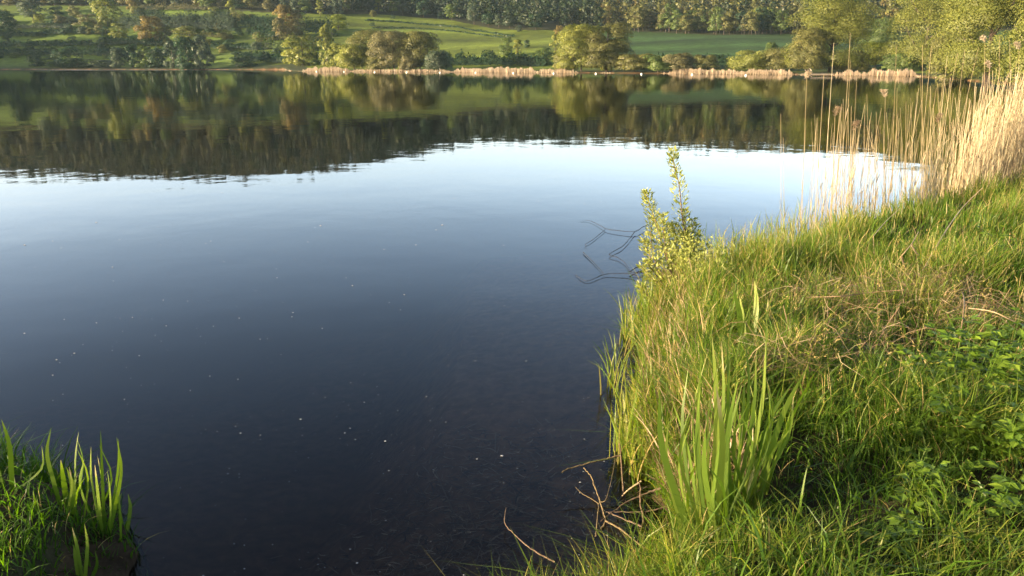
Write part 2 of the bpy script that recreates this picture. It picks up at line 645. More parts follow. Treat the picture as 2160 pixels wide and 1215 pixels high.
def crown_cloud(rng, shape, n, nl):
    """leaf places of a crown in a unit box: x,y -0.5..0.5, z 0..1; returns points and outward directions"""
    lob = []
    if shape == 'round':
        nl = int(nl * 1.6)
    while len(lob) < nl:
        c = rng.uniform(-1, 1, 3)
        z = rng.uniform(0.08, 0.9)
        if shape == 'round':
            w = math.sqrt(max(0.02, 1 - (2 * z - 0.9) ** 2)) * 0.33
        elif shape == 'bush':
            z = rng.uniform(0.02, 0.72)
            w = 0.36 * math.sqrt(max(0.02, 1 - z ** 2))
        elif shape == 'tall':
            w = 0.3 * (1 - 0.75 * abs(z - 0.35) ** 1.2 / 0.6)
        elif shape == 'cone':
            w = 0.36 * (1 - z) + 0.02
        else:                                     # weeping
            z = rng.uniform(0.03, 0.9)
            w = 0.35 * math.sqrt(max(0.03, 1 - (1.15 * z - 0.3) ** 2))
        a = rng.uniform(0, 2 * math.pi)
        rr = w * math.sqrt(rng.uniform(0.1, 1))
        r = rng.uniform(0.11, 0.2) * (0.75 if shape in ('cone', 'tall') else 0.88 if shape == 'round' else 1)
        lob.append((rr * math.cos(a), rr * math.sin(a), min(max(z, r * 0.6), 1 - r * 0.9), r))
    lob = np.array(lob)
    k = rng.choice(len(lob), n, p=lob[:, 3] ** 2 / (lob[:, 3] ** 2).sum())
    d = unit(rng.normal(size=(n, 3)))
    d[:, 2] = np.where(d[:, 2] < -0.3, -d[:, 2], d[:, 2])
    rad = lob[k, 3] * rng.uniform(0.55, 1.08, n) ** 0.6
    p = lob[k, :3] + d * rad[:, None] * np.array([1, 1, 0.9])
    p[:, 2] = np.clip(p[:, 2], 0.005, 1.03)
    return p, d, k


def crown_mesh(name, shape, n, leaf, mat, seed, H=10.0, W=10.0, nl=26, droop=0.0, asp=0.5):
    rng = np.random.default_rng(seed)
    p, d, k = crown_cloud(rng, shape, n, nl)
    p = p * np.array([W, W, H])
    ax = unit(rng.normal(size=(n, 3)) + d * 0.4 - np.array([0, 0, droop]))
    nrm = unit(d + rng.normal(size=(n, 3)) * 0.7)
    sd = unit(np.cross(ax, nrm))
    ln = leaf * rng.uniform(0.6, 1.3, n)
    v, q = diamonds(p, ax, sd, ln, ln * asp, 0.12)
    q, nn = soft_normals(v, q, unit(d + unit(p / np.array([W, W, H]) - np.array([0, 0, 0.35])) * 0.6))
    lt = rng.uniform(-0.36, 0.36, nl * 2)[k]
    tint = np.clip(0.5 + lt + rng.normal(size=n) * 0.07, 0, 1)
    return mesh_np(name, v, q, None, {'tint': np.repeat(tint, 4)}, mat, True, nn)


def trunk_mesh(name, H, r, mat, seed, limbs=5, top=0.75, spread=0.3, lean=0.0):
    rng = np.random.default_rng(seed)
    parts = []
    base = np.array([0, 0, -0.05 * H])
    tip = np.array([lean * H, 0, top * H])
    tr = smooth_path([base, base * 0.4 + tip * 0.6 + rng.normal(size=3) * 0.015 * H, tip], 7)
    parts.append(tubes(tr[None], np.linspace(r, r * 0.25, 7)[None], 7))
    for i in range(limbs):
        f = rng.uniform(0.25, 0.7)
        s = tr[int(f * 6)]
        a = 2 * math.pi * i / limbs + rng.uniform(-0.4, 0.4)
        e = s + np.array([math.cos(a) * spread * H, math.sin(a) * spread * H, rng.uniform(0.15, 0.35) * H])
        m = (s + e) / 2 + np.array([0, 0, -0.03 * H])
        pt = smooth_path([s, m, e], 5)
        parts.append(tubes(pt[None], np.linspace(r * 0.5, r * 0.12, 5)[None], 5))
    v, q = join(parts)
    return mesh_np(name, v, q, None, None, mat, True)


def LM(name, a, b, trans=0.35):
    a, b = np.array(a), np.array(b)
    return leaf_mat(name, [(0.0, a * 1.0), (0.5, (a + b) * 0.65), (1.0, b * 1.4)], trans)


LEAF = {
    'dark': LM('dark_leaves', (0.016, 0.038, 0.02), (0.034, 0.062, 0.03)),
    'green': LM('green_leaves', (0.045, 0.072, 0.022), (0.08, 0.115, 0.032)),
    'olive': LM('olive_leaves', (0.07, 0.078, 0.027), (0.115, 0.118, 0.04)),
    'yellow': LM('yellow_green_leaves', (0.088, 0.108, 0.025), (0.135, 0.148, 0.036)),
    'bright': LM('bright_green_leaves', (0.1, 0.13, 0.02), (0.17, 0.2, 0.032)),
    'orange': LM('orange_leaves', (0.11, 0.09, 0.034), (0.165, 0.132, 0.048)),
    'brown': LM('budding_brown_leaves', (0.072, 0.074, 0.034), (0.115, 0.112, 0.052)),
    'grey': LM('grey_green_leaves', (0.028, 0.046, 0.03), (0.056, 0.076, 0.046)),
}
PROTO = {}


def proto(col, shape, var):
    key = (col, shape, var)
    if key not in PROTO:
        sd = abs(hash(col + shape)) % 1000 if False else sum(map(ord, col + shape)) * 7 + var * 131
        n = {'round': 3200, 'bush': 2400, 'tall': 2400, 'cone': 1800, 'weeping': 3600}[shape]
        c = crown_mesh('crown_%s_%s' % (col, shape), shape, n, 0.6, LEAF[col], sd)
        t = trunk_mesh('trunk_%s' % shape, 10.0, 0.22, M['bark'], sd + 5, 5 if shape != 'cone' else 0, 0.8)
        PROTO[key] = (c, t)
    return PROTO[key]


_trng = random.Random(11)


def far_tree(px, py, w, h, col, shape, label, name='tree', cat='tree', group=None, at=None, lift=0.1):
    """a tree of the far shore: photo column and row of its foot, photo width and height"""
    p = T(px, py) if at is None else at
    W = w * p[1] * 0.00061
    H = h * p[1] * 0.0006
    c, t = proto(col, shape, _trng.randrange(3))
    root = thing(name, label, cat, (p[0], p[1], p[2] - 0.1), group)
    root.rotation_euler = (0, 0, _trng.uniform(0, 6.28))
    lf = lift if shape not in ('bush',) else -0.04
    co = link('crown', c, root, (0, 0, H * lf))
    co.scale = (W / 10 * 1.22, W / 10 * 1.22, H * (1 - lf) / 10)
    if shape != 'bush' or H > 4:
        to = link('trunk', t, root)
        to.scale = (W / 12, W / 12, H / 10)
        rel = max(0.5, min(1.0, W / 10))
    return root


# prominent trees of the far shore: foot column, foot row, width, height, colour, shape, label
FAR = [
    (228, 58, 52, 58, 'yellow', 'round', 'tall yellow-green round tree standing highest on the left hillside'),
    (212, 72, 24, 24, 'olive', 'bush', 'dull olive bush at the foot of the tall yellow-green tree'),
    (279, 26, 22, 40, 'orange', 'cone', 'pointed orange conifer cut by the top of the photo'),
    (320, 92, 52, 52, 'orange', 'round', 'round orange-brown tree in the middle of the left hillside'),
    (348, 90, 30, 34, 'olive', 'round', 'olive tree touching the right side of the round orange tree'),
    (253, 86, 36, 32, 'yellow', 'round', 'small yellow-green tree left of the round orange tree'),
    (402, 96, 58, 32, 'yellow', 'round', 'broad yellow-topped tree above the dark trees on the left shore'),
    (70, 42, 56, 42, 'grey', 'round', 'large grey-green round tree high at the left'),
    (14, 66, 44, 38, 'dark', 'round', 'dark round tree at the left edge of the photo'),
    (6, 34, 24, 16, 'yellow', 'bush', 'yellow-topped bush at the left edge above the dark tree'),
    (84, 50, 24, 20, 'yellow', 'bush', 'yellowish bush just below the large grey-green tree'),
    (130, 54, 30, 22, 'brown', 'bush', 'brownish bush left of the pair of round shrubs'),
    (160, 38, 28, 22, 'olive', 'round', 'round olive shrub with a clear outline on the upper left meadow'),
    (185, 56, 42, 28, 'brown', 'bush', 'wide brown bush beside the tall yellow-green tree'),
    (78, 138, 26, 28, 'dark', 'round', 'small dark tree alone on the left shore meadow'),
    (146, 139, 40, 40, 'dark', 'round', 'dark tree with a narrow top on the left shore'),
    (165, 140, 40, 22, 'dark', 'bush', 'low dark bush right of the narrow-topped shore tree'),
    (212, 140, 50, 18, 'grey', 'bush', 'wide low grey bush on the left shore'),
    (118, 140, 30, 12, 'dark', 'bush', 'low dark scrub left of the narrow-topped shore tree'),
    (252, 141, 32, 40, 'grey', 'tall', 'greyish tree first of the dark row on the left shore'),
    (282, 141, 34, 42, 'dark', 'tall', 'dark tree second in the row on the left shore'),
    (308, 141, 34, 40, 'green', 'tall', 'green tree third in the row on the left shore'),
    (334, 141, 34, 36, 'dark', 'round', 'dark round tree fourth in the row on the left shore'),
    (366, 142, 38, 50, 'grey', 'tall', 'grey-green tree fifth in the row on the left shore'),
    (398, 143, 42, 58, 'dark', 'round', 'tall dark tree under the yellow-topped crown'),
    (430, 143, 36, 60, 'grey', 'tall', 'tall grey tree ending the row on the left shore'),
    (512, 140, 42, 28, 'dark', 'round', 'small open tree with a dark crown right of the shore row'),
    (470, 112, 18, 16, 'olive', 'round', 'tiny olive tree on the shaded grass strip'),
    (490, 40, 26, 34, 'yellow', 'tall', 'slim yellow tree high on the hill at the wood edge'),
    (452, 30, 20, 16, 'yellow', 'bush', 'small yellow bush left of the slim yellow tree'),
    (504, 44, 30, 20, 'olive', 'bush', 'olive bush at the foot of the slim yellow tree'),
    (478, 84, 24, 18, 'olive', 'bush', 'olive bush between two lit grass strips'),
    (392, 66, 22, 12, 'olive', 'bush', 'small olive bush above the broad yellow-topped tree'),
    (462, 70, 18, 18, 'olive', 'tall', 'small upright olive tree on the upper hedge'),
    (590, 82, 26, 40, 'brown', 'round', 'small brown tree left of the orange-brown pair'),
    (606, 80, 50, 60, 'orange', 'round', 'larger orange-brown tree of the pair on the hillside'),
    (630, 78, 32, 46, 'brown', 'round', 'smaller brown tree of the orange-brown pair'),
    (714, 64, 40, 30, 'bright', 'round', 'bright green round bush beside the orange-brown pair'),
    (676, 34, 20, 30, 'yellow', 'tall', 'slim yellow-green tree in front of the wood above the meadow'),
    (708, 33, 14, 30, 'grey', 'tall', 'slender grey tree beside another at the wood edge'),
    (720, 33, 16, 28, 'grey', 'tall', 'grey-green tree with pale stem at the wood edge'),
    (800, 28, 24, 34, 'yellow', 'tall', 'yellowish tree in the dark wood above the meadow'),
    (788, 37, 14, 14, 'olive', 'round', 'small lone tree on the upper edge of the meadow'),
    (894, 12, 18, 20, 'yellow', 'round', 'bright yellow crown in the wood above the meadow'),
    (929, 40, 14, 14, 'dark', 'bush', 'dark shrub on the upper right edge of the meadow'),
    (829, 40, 10, 9, 'dark', 'bush', 'tiny dark shrub on the meadow below the wood'),
    (785, 56, 12, 8, 'dark', 'bush', 'tiny dark shrub at the left end of the meadow lane'),
    (640, 137, 56, 54, 'yellow', 'weeping', 'rounded yellow-green willow at the left tip of the reeds'),
    (664, 136, 24, 34, 'green', 'tall', 'small green tree between willow and birch'),
    (690, 137, 30, 74, 'yellow', 'tall', 'tall narrow yellow-green birch on the far shore'),
    (716, 140, 36, 44, 'yellow', 'round', 'yellow-green bush right of the tall narrow birch'),
    (1068, 120, 36, 36, 'green', 'tall', 'green tree at the foot of the meadow in front of the hedge'),
    (1092, 119, 26, 32, 'yellow', 'tall', 'yellow-green tree beside the lollipop-shaped tree'),
    (1112, 103, 13, 17, 'dark', 'round', 'tiny dark lollipop-shaped tree on the meadow'),
    (1179, 78, 18, 22, 'orange', 'round', 'small tree with an orange top in the shaded valley'),
    (1095, 68, 16, 14, 'grey', 'round', 'small grey tree at the right end of the upper meadow'),
    (1172, 122, 30, 44, 'yellow', 'tall', 'light green tree just left of the great willow'),
    (1148, 136, 30, 32, 'green', 'round', 'green bush in front of the light green tree'),
    (845, 147, 12, 28, 'yellow', 'tall', 'thin light green sapling in front of the olive willows'),
]
for px, py, w, h, c, s, lab in FAR:
    if py > 130:
        w, h, py = w * 1.4, h * 1.15, py + 2.5
    else:
        w, h = w * 1.08, h * 1.08
    far_tree(px, py, w, h, c, s, lab, 'tree' if s != 'bush' else 'bush', 'tree' if s != 'bush' else 'bush', 'trees and bushes on the far hillside', lift=-0.1 if py > 110 else 0.02)

# ------------------------------------------------------------------ hedges of the left hillside
def hedge(pts, hpx, col, label, seed, group='hedges on the far hillside'):
    rng = np.random.default_rng(seed)
    w = [T(*p) for p in pts]
    path = smooth_path(w, 40)
    L = np.linalg.norm(np.diff(path, axis=0), axis=1).sum()
    H = hpx * 1.2 * path[:, 1].mean() * 0.0006
    n = int(L * H * 22)
    t = rng.uniform(0, 39, n)
    i = t.astype(int)
    c = path[i] + (path[np.minimum(i + 1, 39)] - path[i]) * (t - i)[:, None]
    c[:, 2] = np.interp(t, np.arange(40), height(path[:, 0], path[:, 1]))
    prof = 0.72 + 0.3 * vnoise(t * 0.9, t * 0 + seed, seed) + 0.2 * vnoise(t * 2.7, t * 0, seed + 1)
    a = rng.uniform(0, math.pi, n)
    rr = rng.uniform(0.6, 1, n)
    off = np.stack([rng.normal(size=n) * 0.3, np.cos(a) * rr * H * 0.8, np.sin(a) * rr * H * prof], 1)
    o0 = w[0]
    p = c + off - o0
    d = unit(off + 1e-6)
    ax = unit(rng.normal(size=(n, 3)) + d * 0.4)
    sd = unit(np.cross(ax, d + rng.normal(size=(n, 3)) * 0.6))
    ln = 0.75 * rng.uniform(0.6, 1.3, n)
    v, q = diamonds(p, ax, sd, ln, ln * 0.55, 0.1)
    q, nn = soft_normals(v, q, d)
    tint = np.clip(0.5 + 0.3 * vnoise(t * 1.3, t * 0, seed + 3) + rng.normal(size=n) * 0.15, 0, 1)
    o = link('hedge', mesh_np('hedge', v, q, None, {'tint': np.repeat(tint, 4)}, LEAF[col], True, nn), None, o0)
    return tag(o, label, 'hedge', group)


hedge([(-30, 76), (60, 78), (130, 72), (215, 74)], 11, 'dark', 'dark low hedge running from the left edge to the tall yellow-green tree', 1)
hedge([(-30, 101), (80, 100), (205, 98)], 10, 'dark', 'thin dark hedge between the two shaded grass strips at the left', 2)
hedge([(-30, 118), (60, 117), (135, 117)], 16, 'dark', 'dark hedge above the shore meadow left of the narrow-topped tree', 3)
hedge([(150, 118), (200, 117), (245, 116)], 16, 'dark', 'dark hedge above the shore meadow right of the narrow-topped tree', 4)
hedge([(262, 60), (350, 60), (430, 62), (500, 66)], 34, 'grey', 'tall grey-green hedge right of the tall yellow-green tree', 5)
hedge([(508, 60), (580, 62)], 26, 'dark', 'dark thick hedge left of the brown trees', 6)
hedge([(640, 72), (700, 70)], 30, 'dark', 'dark hedge behind the bright green round bush', 7)
hedge([(448, 104), (500, 106), (548, 104)], 11, 'dark', 'narrow dark hedge above the small open tree', 8)
hedge([(545, 104), (600, 104), (636, 102)], 18, 'green', 'green hedge below the orange-brown pair of trees', 9)
hedge([(535, 78), (560, 80), (586, 80)], 20, 'dark', 'short dark hedge left of the small brown tree', 10)
hedge([(500, 128), (560, 130), (612, 134)], 20, 'dark', 'dark bushy hedge left of the rounded willow', 11)
hedge([(560, 88), (610, 84), (660, 86), (700, 82)], 8, 'olive', 'thin olive hedge under the pair of orange-brown trees', 12)
hedge([(930, 138), (1000, 137), (1080, 137), (1150, 140)], 26, 'dark', 'dark hedge between the meadow and the bright reed strip', 13)
hedge([(1390, 134), (1460, 134), (1540, 132)], 16, 'dark', 'dark hedge at the foot of the shaded field', 14)
hedge([(300, 22), (380, 22), (450, 22)], 14, 'brown', 'brownish hedge along the foot of the wood at the left', 15)
hedge([(770, 44), (880, 52), (980, 62), (1085, 78)], 3.5, 'dark', 'thin dark line crossing the upper meadow', 20)  # low dark strips of leaves drawn as lines over the meadow
hedge([(785, 60), (880, 62), (990, 72), (1060, 80)], 3, 'dark', 'second thin dark line lower on the meadow', 21)
hedge([(20, 60), (120, 60), (150, 64)], 11, 'grey', 'grey hedge under the large grey-green tree', 16)
hedge([(230, 95), (280, 97), (360, 98)], 14, 'dark', 'dark hedge at the foot of the round orange tree', 17)
hedge([(330, 72), (420, 76), (490, 80)], 9, 'olive', 'olive hedge behind the broad yellow-topped tree', 18)
hedge([(210, 118), (290, 118), (380, 118)], 18, 'dark', 'dark hedge behind the shore row of trees', 19)

# small bushes scattered over the terraces, all alike
_rb = random.Random(5)
for i in range(95):
    px = _rb.choice([_rb.uniform(0, 640), _rb.uniform(380, 720)])
    py = _rb.choice([36, 50, 62, 76, 76, 90, 102, 104, 118, 128]) + _rb.uniform(-4, 4)
    far_tree(px, py, _rb.uniform(14, 30), _rb.uniform(10, 22), _rb.choice(['dark', 'dark', 'dark', 'green', 'olive', 'grey']), 'bush',
             'small rounded bush among the hedges and grass strips of the left hillside', 'bush', 'bush', 'small bushes of the left hillside')

# ------------------------------------------------------------------ woods
def wood_points(u0, u1, step, seed, front=0.0):
    rng = np.random.default_rng(seed)
    out = []
    for Y in np.arange(300, 760, step):
        us = np.arange(u0, u1, step / Y * 1665)
        us = us + rng.uniform(-0.5, 0.5, len(us)) * step / Y * 1665
        ys = Y + rng.uniform(-0.5, 0.5, len(us)) * step
        x = U2X(us, ys)
        z = height(x, ys)
        px, py = project(x, ys, z)
        yr = np.interp(us, HILL[:, 0], HILL[:, 6])
        ok = (py < np.interp(us, WOOD_U, WOOD_Y)) & (ys < yr + 25)
        out.append(np.stack([x, ys, z, us, py], 1)[ok])
    return np.concatenate(out)


def wood(name, label, pts, seed, n, leaf, cols, hr, wr):
    rng = np.random.default_rng(seed)
    bases = []
    for k in range(6):
        sh = ['round', 'round', 'tall', 'round', 'round', 'tall'][k]
        p, d, lk = crown_cloud(rng, sh, n, 14)
        ax = unit(rng.normal(size=(n, 3)) + d * 0.3)
        sd = unit(np.cross(ax, d + rng.normal(size=(n, 3)) * 0.6))
        bases.append((p, d, ax, sd, lk))
    V, Tn, Q, NN = [], [], [], []
    for (x, y, z, u, py) in pts:
        p, d, ax, sd, lk = bases[rng.integers(6)]
        H = rng.uniform(*hr)
        W = rng.uniform(*wr) * (0.7 + 0.3 * H / hr[1])
        a = rng.uniform(0, 6.28)
        ca, sa = math.cos(a), math.sin(a)
        Rm = np.array([[ca, sa, 0], [-sa, ca, 0], [0, 0, 1]])
        pp = (p * np.array([W, W, H * 0.88])) @ Rm + np.array([x, y, z + H * 0.1])
        ln = leaf * rng.uniform(0.7, 1.3, n)
        v, q4 = diamonds(pp, ax @ Rm, sd @ Rm, ln, ln * 0.6, 0.1)
        q4, nn = soft_normals(v, q4, d @ Rm)
        Q.append(q4 + len(V) * n * 4)
        NN.append(nn)
        V.append(v)
        cmean = rng.choice(cols)
        tint = np.clip(cmean + rng.uniform(-0.06, 0.06, 40)[lk] + rng.normal(size=n) * 0.04, 0, 1)
        Tn.append(np.repeat(tint, 4))
    V = np.concatenate(V)
    me = mesh_np(name, V, np.concatenate(Q), None, {'tint': np.concatenate(Tn)}, M['wood_leaves'], True, np.concatenate(NN))
    return tag(link(name, me), label, 'wood', None, 'stuff')


M['wood_leaves'] = leaf_mat('wood_leaves', [(0.0, (0.016, 0.03, 0.015)), (0.2, (0.028, 0.046, 0.02)), (0.4, (0.046, 0.056, 0.03)), (0.6, (0.07, 0.07, 0.036)),
                                            (0.75, (0.08, 0.09, 0.03)), (0.9, (0.12, 0.125, 0.034)), (1.0, (0.16, 0.12, 0.045))], 0.3)
WL = wood_points(-500, 760, 8.5, 3)
wood('woodland', 'mixed brown and dark green wood along the top of the left hillside', WL, 31, 300, 1.15, [0.05, 0.15, 0.25, 0.4, 0.4, 0.5, 0.55, 0.6, 0.75], (8, 15), (8, 12))
WC = wood_points(760, 1240, 8.5, 4)
wood('woodland', 'shaded grey-green wood above the meadow in the middle', WC, 32, 300, 1.15, [0.03, 0.05, 0.1, 0.15, 0.2, 0.25, 0.35], (9, 16), (8, 12))  # tints kept dark to stand in for shade on this wood
WR = wood_points(1240, 2700, 8.5, 6)
wood('woodland', 'sunlit olive and dark green wood above the shaded field', WR, 33, 320, 1.1, [0.1, 0.2, 0.4, 0.55, 0.7, 0.75, 0.8, 0.9, 0.95], (9, 15), (8, 12))
# wooded spur that shades the western shore
rng_ = np.random.default_rng(9)
sx, sy = rng_.uniform(-440, -275, 260), rng_.uniform(170, 380, 260)
sz = height(sx, sy)
okk = (sdist(sx, sy) > 4) & (sx / sy < -0.86)
SP_ = np.stack([sx, sy, sz, sx, sx], 1)[okk]
wood('woodland', 'dark wood on the western spur beyond the left edge', SP_, 34, 260, 1.5, [0.05, 0.1, 0.2, 0.4], (12, 18), (10, 14))

# the single trees one can tell apart along the wood edge
_re = random.Random(8)
for i in range(46):
    u = 1340 + i * 8.2 + _re.uniform(-4, 4)
    py = np.interp(u, WOOD_U, WOOD_Y) + _re.uniform(-4, 1)
    far_tree(u, py, _re.uniform(26, 44), _re.uniform(34, 58), _re.choice(['olive', 'green', 'yellow', 'olive', 'brown', 'dark', 'green']), _re.choice(['round', 'tall', 'round']),
             'tree in the olive green front row of the wood above the shaded field', group='front row of the wood above the shaded field')
for i in range(18):
    u = 700 + i * 25 + _re.uniform(-8, 8)
    py = np.interp(u, WOOD_U, WOOD_Y) + _re.uniform(-4, 1)
    far_tree(u, py, _re.uniform(24, 40), _re.uniform(26, 44), _re.choice(['dark', 'grey', 'grey', 'dark', 'green']), 'round',
             'dark tree in the front row of the wood above the meadow', group='front row of the wood above the meadow')
for i in range(22):
    u = 20 + i * 30 + _re.uniform(-10, 10)
    py = np.interp(u, WOOD_U, WOOD_Y) + _re.uniform(-3, 6)
    far_tree(u, py, _re.uniform(24, 40), _re.uniform(22, 38), _re.choice(['dark', 'grey', 'brown', 'olive', 'green']), 'round',
             'tree in the mixed front row of the wood on the left hilltop', group='front row of the wood on the left hilltop')

# ------------------------------------------------------------------ shore trees with their own crowns
def big_tree(px, py, w, h, col, shape, label, seed, n, leaf, Y=None, nl=60, name='willow_tree', droop=0.4, trunk=True, group=None, lift=0.02):
    p = T(px, py) if Y is None else np.array([U2X(px, Y), Y, hz1(U2X(px, Y), Y)])
    W, H = w * p[1] * 0.00061, h * p[1] * 0.0006
    root = thing(name, label, 'tree' if 'tree' in name else 'bush', (p[0], p[1], p[2] - 0.1), group)
    link('crown', crown_mesh('crown', shape, int(n * 5.0), leaf * 0.62, LEAF[col], seed, H * (1 - lift), W * 1.1, nl, droop, 0.5), root, (0, 0, H * lift))
    if trunk:
        link('trunk', trunk_mesh('trunk', H, H * 0.022, M['bark'], seed + 1, 7, 0.85, 0.28), root)
    return root


SHW = 'olive willows of the far shore thicket'
big_tree(748, 148, 84, 64, 'yellow', 'bush', 'yellow-green willow bush at the left end of the olive thicket', 51, 3500, 0.6, name='willow_bush')
big_tree(782, 146, 112, 80, 'olive', 'round', 'olive willow on the left side of the far shore thicket', 52, 5000, 0.55)
big_tree(832, 148, 112, 80, 'brown', 'round', 'brownish willow in the middle of the far shore thicket', 53, 5000, 0.5)
big_tree(886, 148, 104, 79, 'olive', 'round', 'tall olive willow on the right side of the far shore thicket', 54, 5000, 0.55)
big_tree(924, 150, 62, 52, 'grey', 'bush', 'lower grey-green bush at the right end of the thicket', 55, 2200, 0.5, name='willow_bush')
big_tree(800, 149, 50, 34, 'olive', 'bush', 'low olive bush in front of the thicket left of the thin sapling', 56, 2000, 0.5, name='willow_bush')
big_tree(866, 150, 50, 36, 'brown', 'bush', 'low brown bush in front of the thicket right of the thin sapling', 57, 2000, 0.5, name='willow_bush')
big_tree(1226, 151, 112, 96, 'yellow', 'weeping', 'left sunlit crown of the great round willow in the middle of the far shore', 58, 8000, 0.5)  # yellow leaves paint the sunlit side of the willow
big_tree(1280, 151, 104, 100, 'olive', 'weeping', 'right shaded crown of the great round willow in the middle of the far shore', 59, 8000, 0.5)  # olive leaves paint its shaded side
big_tree(1192, 150, 50, 46, 'olive', 'bush', 'low olive bush at the left foot of the great round willow', 60, 2600, 0.5, name='willow_bush')
big_tree(1277, 153, 36, 44, 'yellow', 'tall', 'yellow bush standing in front of the great round willow', 61, 2000, 0.45, name='willow_bush')
big_tree(1338, 153, 88, 46, 'olive', 'bush', 'round olive bush right of the great willow at the water', 62, 3200, 0.5, name='willow_bush')
big_tree(1388, 152, 80, 42, 'green', 'bush', 'green bush second to the right of the great willow', 63, 2600, 0.5, name='willow_bush')
big_tree(1430, 152, 76, 46, 'brown', 'bush', 'brownish bush third to the right of the great willow', 64, 2400, 0.5, name='willow_bush')
big_tree(1486, 147, 62, 36, 'olive', 'bush', 'olive bush standing alone above the long reed strip', 65, 2000, 0.45, name='willow_bush')
big_tree(1586, 150, 104, 50, 'yellow', 'bush', 'yellow-olive bush above the right reed strip', 66, 3600, 0.45, name='willow_bush')
big_tree(1646, 150, 100, 58, 'olive', 'bush', 'olive bush just left of the large right-hand willow', 67, 3600, 0.45, name='willow_bush')
big_tree(1625, 128, 34, 38, 'green', 'round', 'green bush behind the bushes left of the large right-hand willow', 68, 1500, 0.45, name='willow_bush')
big_tree(1748, 152, 172, 156, 'yellow', 'weeping', 'large yellow-olive willow left of the bright low tree on the right shore', 69, 15000, 0.42, nl=90)
big_tree(1700, 153, 90, 90, 'olive', 'weeping', 'smaller olive willow on the left flank of the large right-hand willow', 70, 6000, 0.42)
big_tree(1846, 142, 78, 60, 'bright', 'bush', 'bright yellow-green low tree between the two large right-hand willows', 71, 4500, 0.4, name='low_tree')
big_tree(1850, 100, 120, 60, 'green', 'round', 'dark green tree behind the bright low tree', 72, 4500, 0.5, name='tree')
big_tree(1945, 150, 190, 190, 'yellow', 'weeping', 'second large yellow-green willow behind the dry reeds', 73, 16000, 0.4, nl=90)
big_tree(2085, 170, 230, 300, 'yellow', 'weeping', 'tallest yellow-green willow at the right edge behind the reeds', 74, 24000, 0.3, Y=92, nl=110)
big_tree(2010, 165, 110, 110, 'olive', 'weeping', 'olive willow hanging over the water between the two tallest willows', 75, 8000, 0.32, Y=104)
big_tree(1796, 152, 74, 52, 'olive', 'bush', 'olive bush at the right foot of the large right-hand willow', 77, 3600, 0.42, name='willow_bush')
big_tree(1900, 152, 86, 44, 'green', 'bush', 'green bush in the gap right of the bright low tree', 78, 3600, 0.42, name='willow_bush')
big_tree(2230, 200, 240, 330, 'yellow', 'weeping', 'yellow-green willow beyond the right edge of the photo', 76, 12000, 0.3, Y=70)


def thin_tree(px, py, h, lean, label, seed):
    p = T(px, py)
    H = h * p[1] * 0.0006
    root = thing('bare_tree', label, 'tree', (p[0], p[1], p[2] - 0.1))
    link('trunk', trunk_mesh('trunk', H, 0.14, M['pale_bark'], seed, 4, 0.95, 0.13, lean), root)
    c = link('crown', crown_mesh('crown', 'tall', 260, 0.35, LEAF['olive'], seed, H * 0.55, H * 0.5, 10), root, (lean * H * 0.6, 0, H * 0.45))
    return root


thin_tree(929, 150, 34, -0.16, 'thin pale leaning tree at the right end of the olive thicket', 5)
thin_tree(1918, 146, 30, 0.05, 'thin pale stem under the second large willow', 6)


# ------------------------------------------------------------------ far reed beds
M['straw'] = leaf_mat('straw', [(0.0, (0.2, 0.15, 0.1)), (0.5, (0.33, 0.265, 0.18)), (1.0, (0.46, 0.38, 0.27))], 0.3)


def far_reeds(u0, u1, hpx, label, seed, Yb=None, dens=1.0):
    rng = np.random.default_rng(seed)
    us = np.linspace(u0, u1, 60)
    shore = np.interp(us, HILL[:, 0], HILL[:, 1])
    # foot of the bed: walk to the shoreline in each column
    Ysh = []
    for u in us:
        yy = np.arange(60, 330, 0.5)
        s = sdist(U2X(u, yy), yy)
        k = np.where((s[1:] > 0) & (s[:-1] <= 0))[0]
        Ysh.append(yy[k[-1]] if len(k) else 200)
    Ysh = np.array(Ysh)
    L = (u1 - u0) / 1665 * Ysh.mean()
    n = int(L * 60 * dens)
    u = rng.uniform(u0, u1, n)
    Y = np.interp(u, us, Ysh) + rng.uniform(-2.2, 2.4, n)
    e = np.clip(np.minimum(u - u0, u1 - u) / 26 + 0.3 * vnoise(u / 3, u * 0 + 2, seed), 0.12, 1)
    H = hpx * 0.66 * Y * 0.0006 * rng.uniform(0.7, 1.05, n) * e * (0.88 + 0.2 * vnoise(u / 7, u * 0, seed) + 0.1 * vnoise(u / 2.3, u * 0, seed + 1))
    x = U2X(u, Y)
    b = np.stack([x, Y, np.full(n, -0.1)], 1)
    t = b + np.stack([rng.normal(size=n) * 0.1, rng.normal(size=n) * 0.1, H], 1)
    path = np.stack([b, (b + t) / 2 + rng.normal(size=(n, 3)) * 0.03, t], 1)
    side = unit(np.stack([np.cos(rng.uniform(-0.8, 0.8, n)), np.sin(rng.uniform(-0.8, 0.8, n)), np.zeros(n)], 1))
    wid = np.stack([np.full(n, 0.05), np.full(n, 0.07), np.full(n, 0.035)], 1) * rng.uniform(0.6, 1.4, (n, 1))
    v, q = ribbons(path, wid, side)
    tint = np.clip(rng.normal(size=n) * 0.2 + 0.55, 0, 1)
    me = mesh_np('reed_bed', v, q, None, {'tint': np.repeat(tint, 6)}, M['straw'])
    return tag(link('reed_bed', me), label, 'reeds', None, 'stuff')


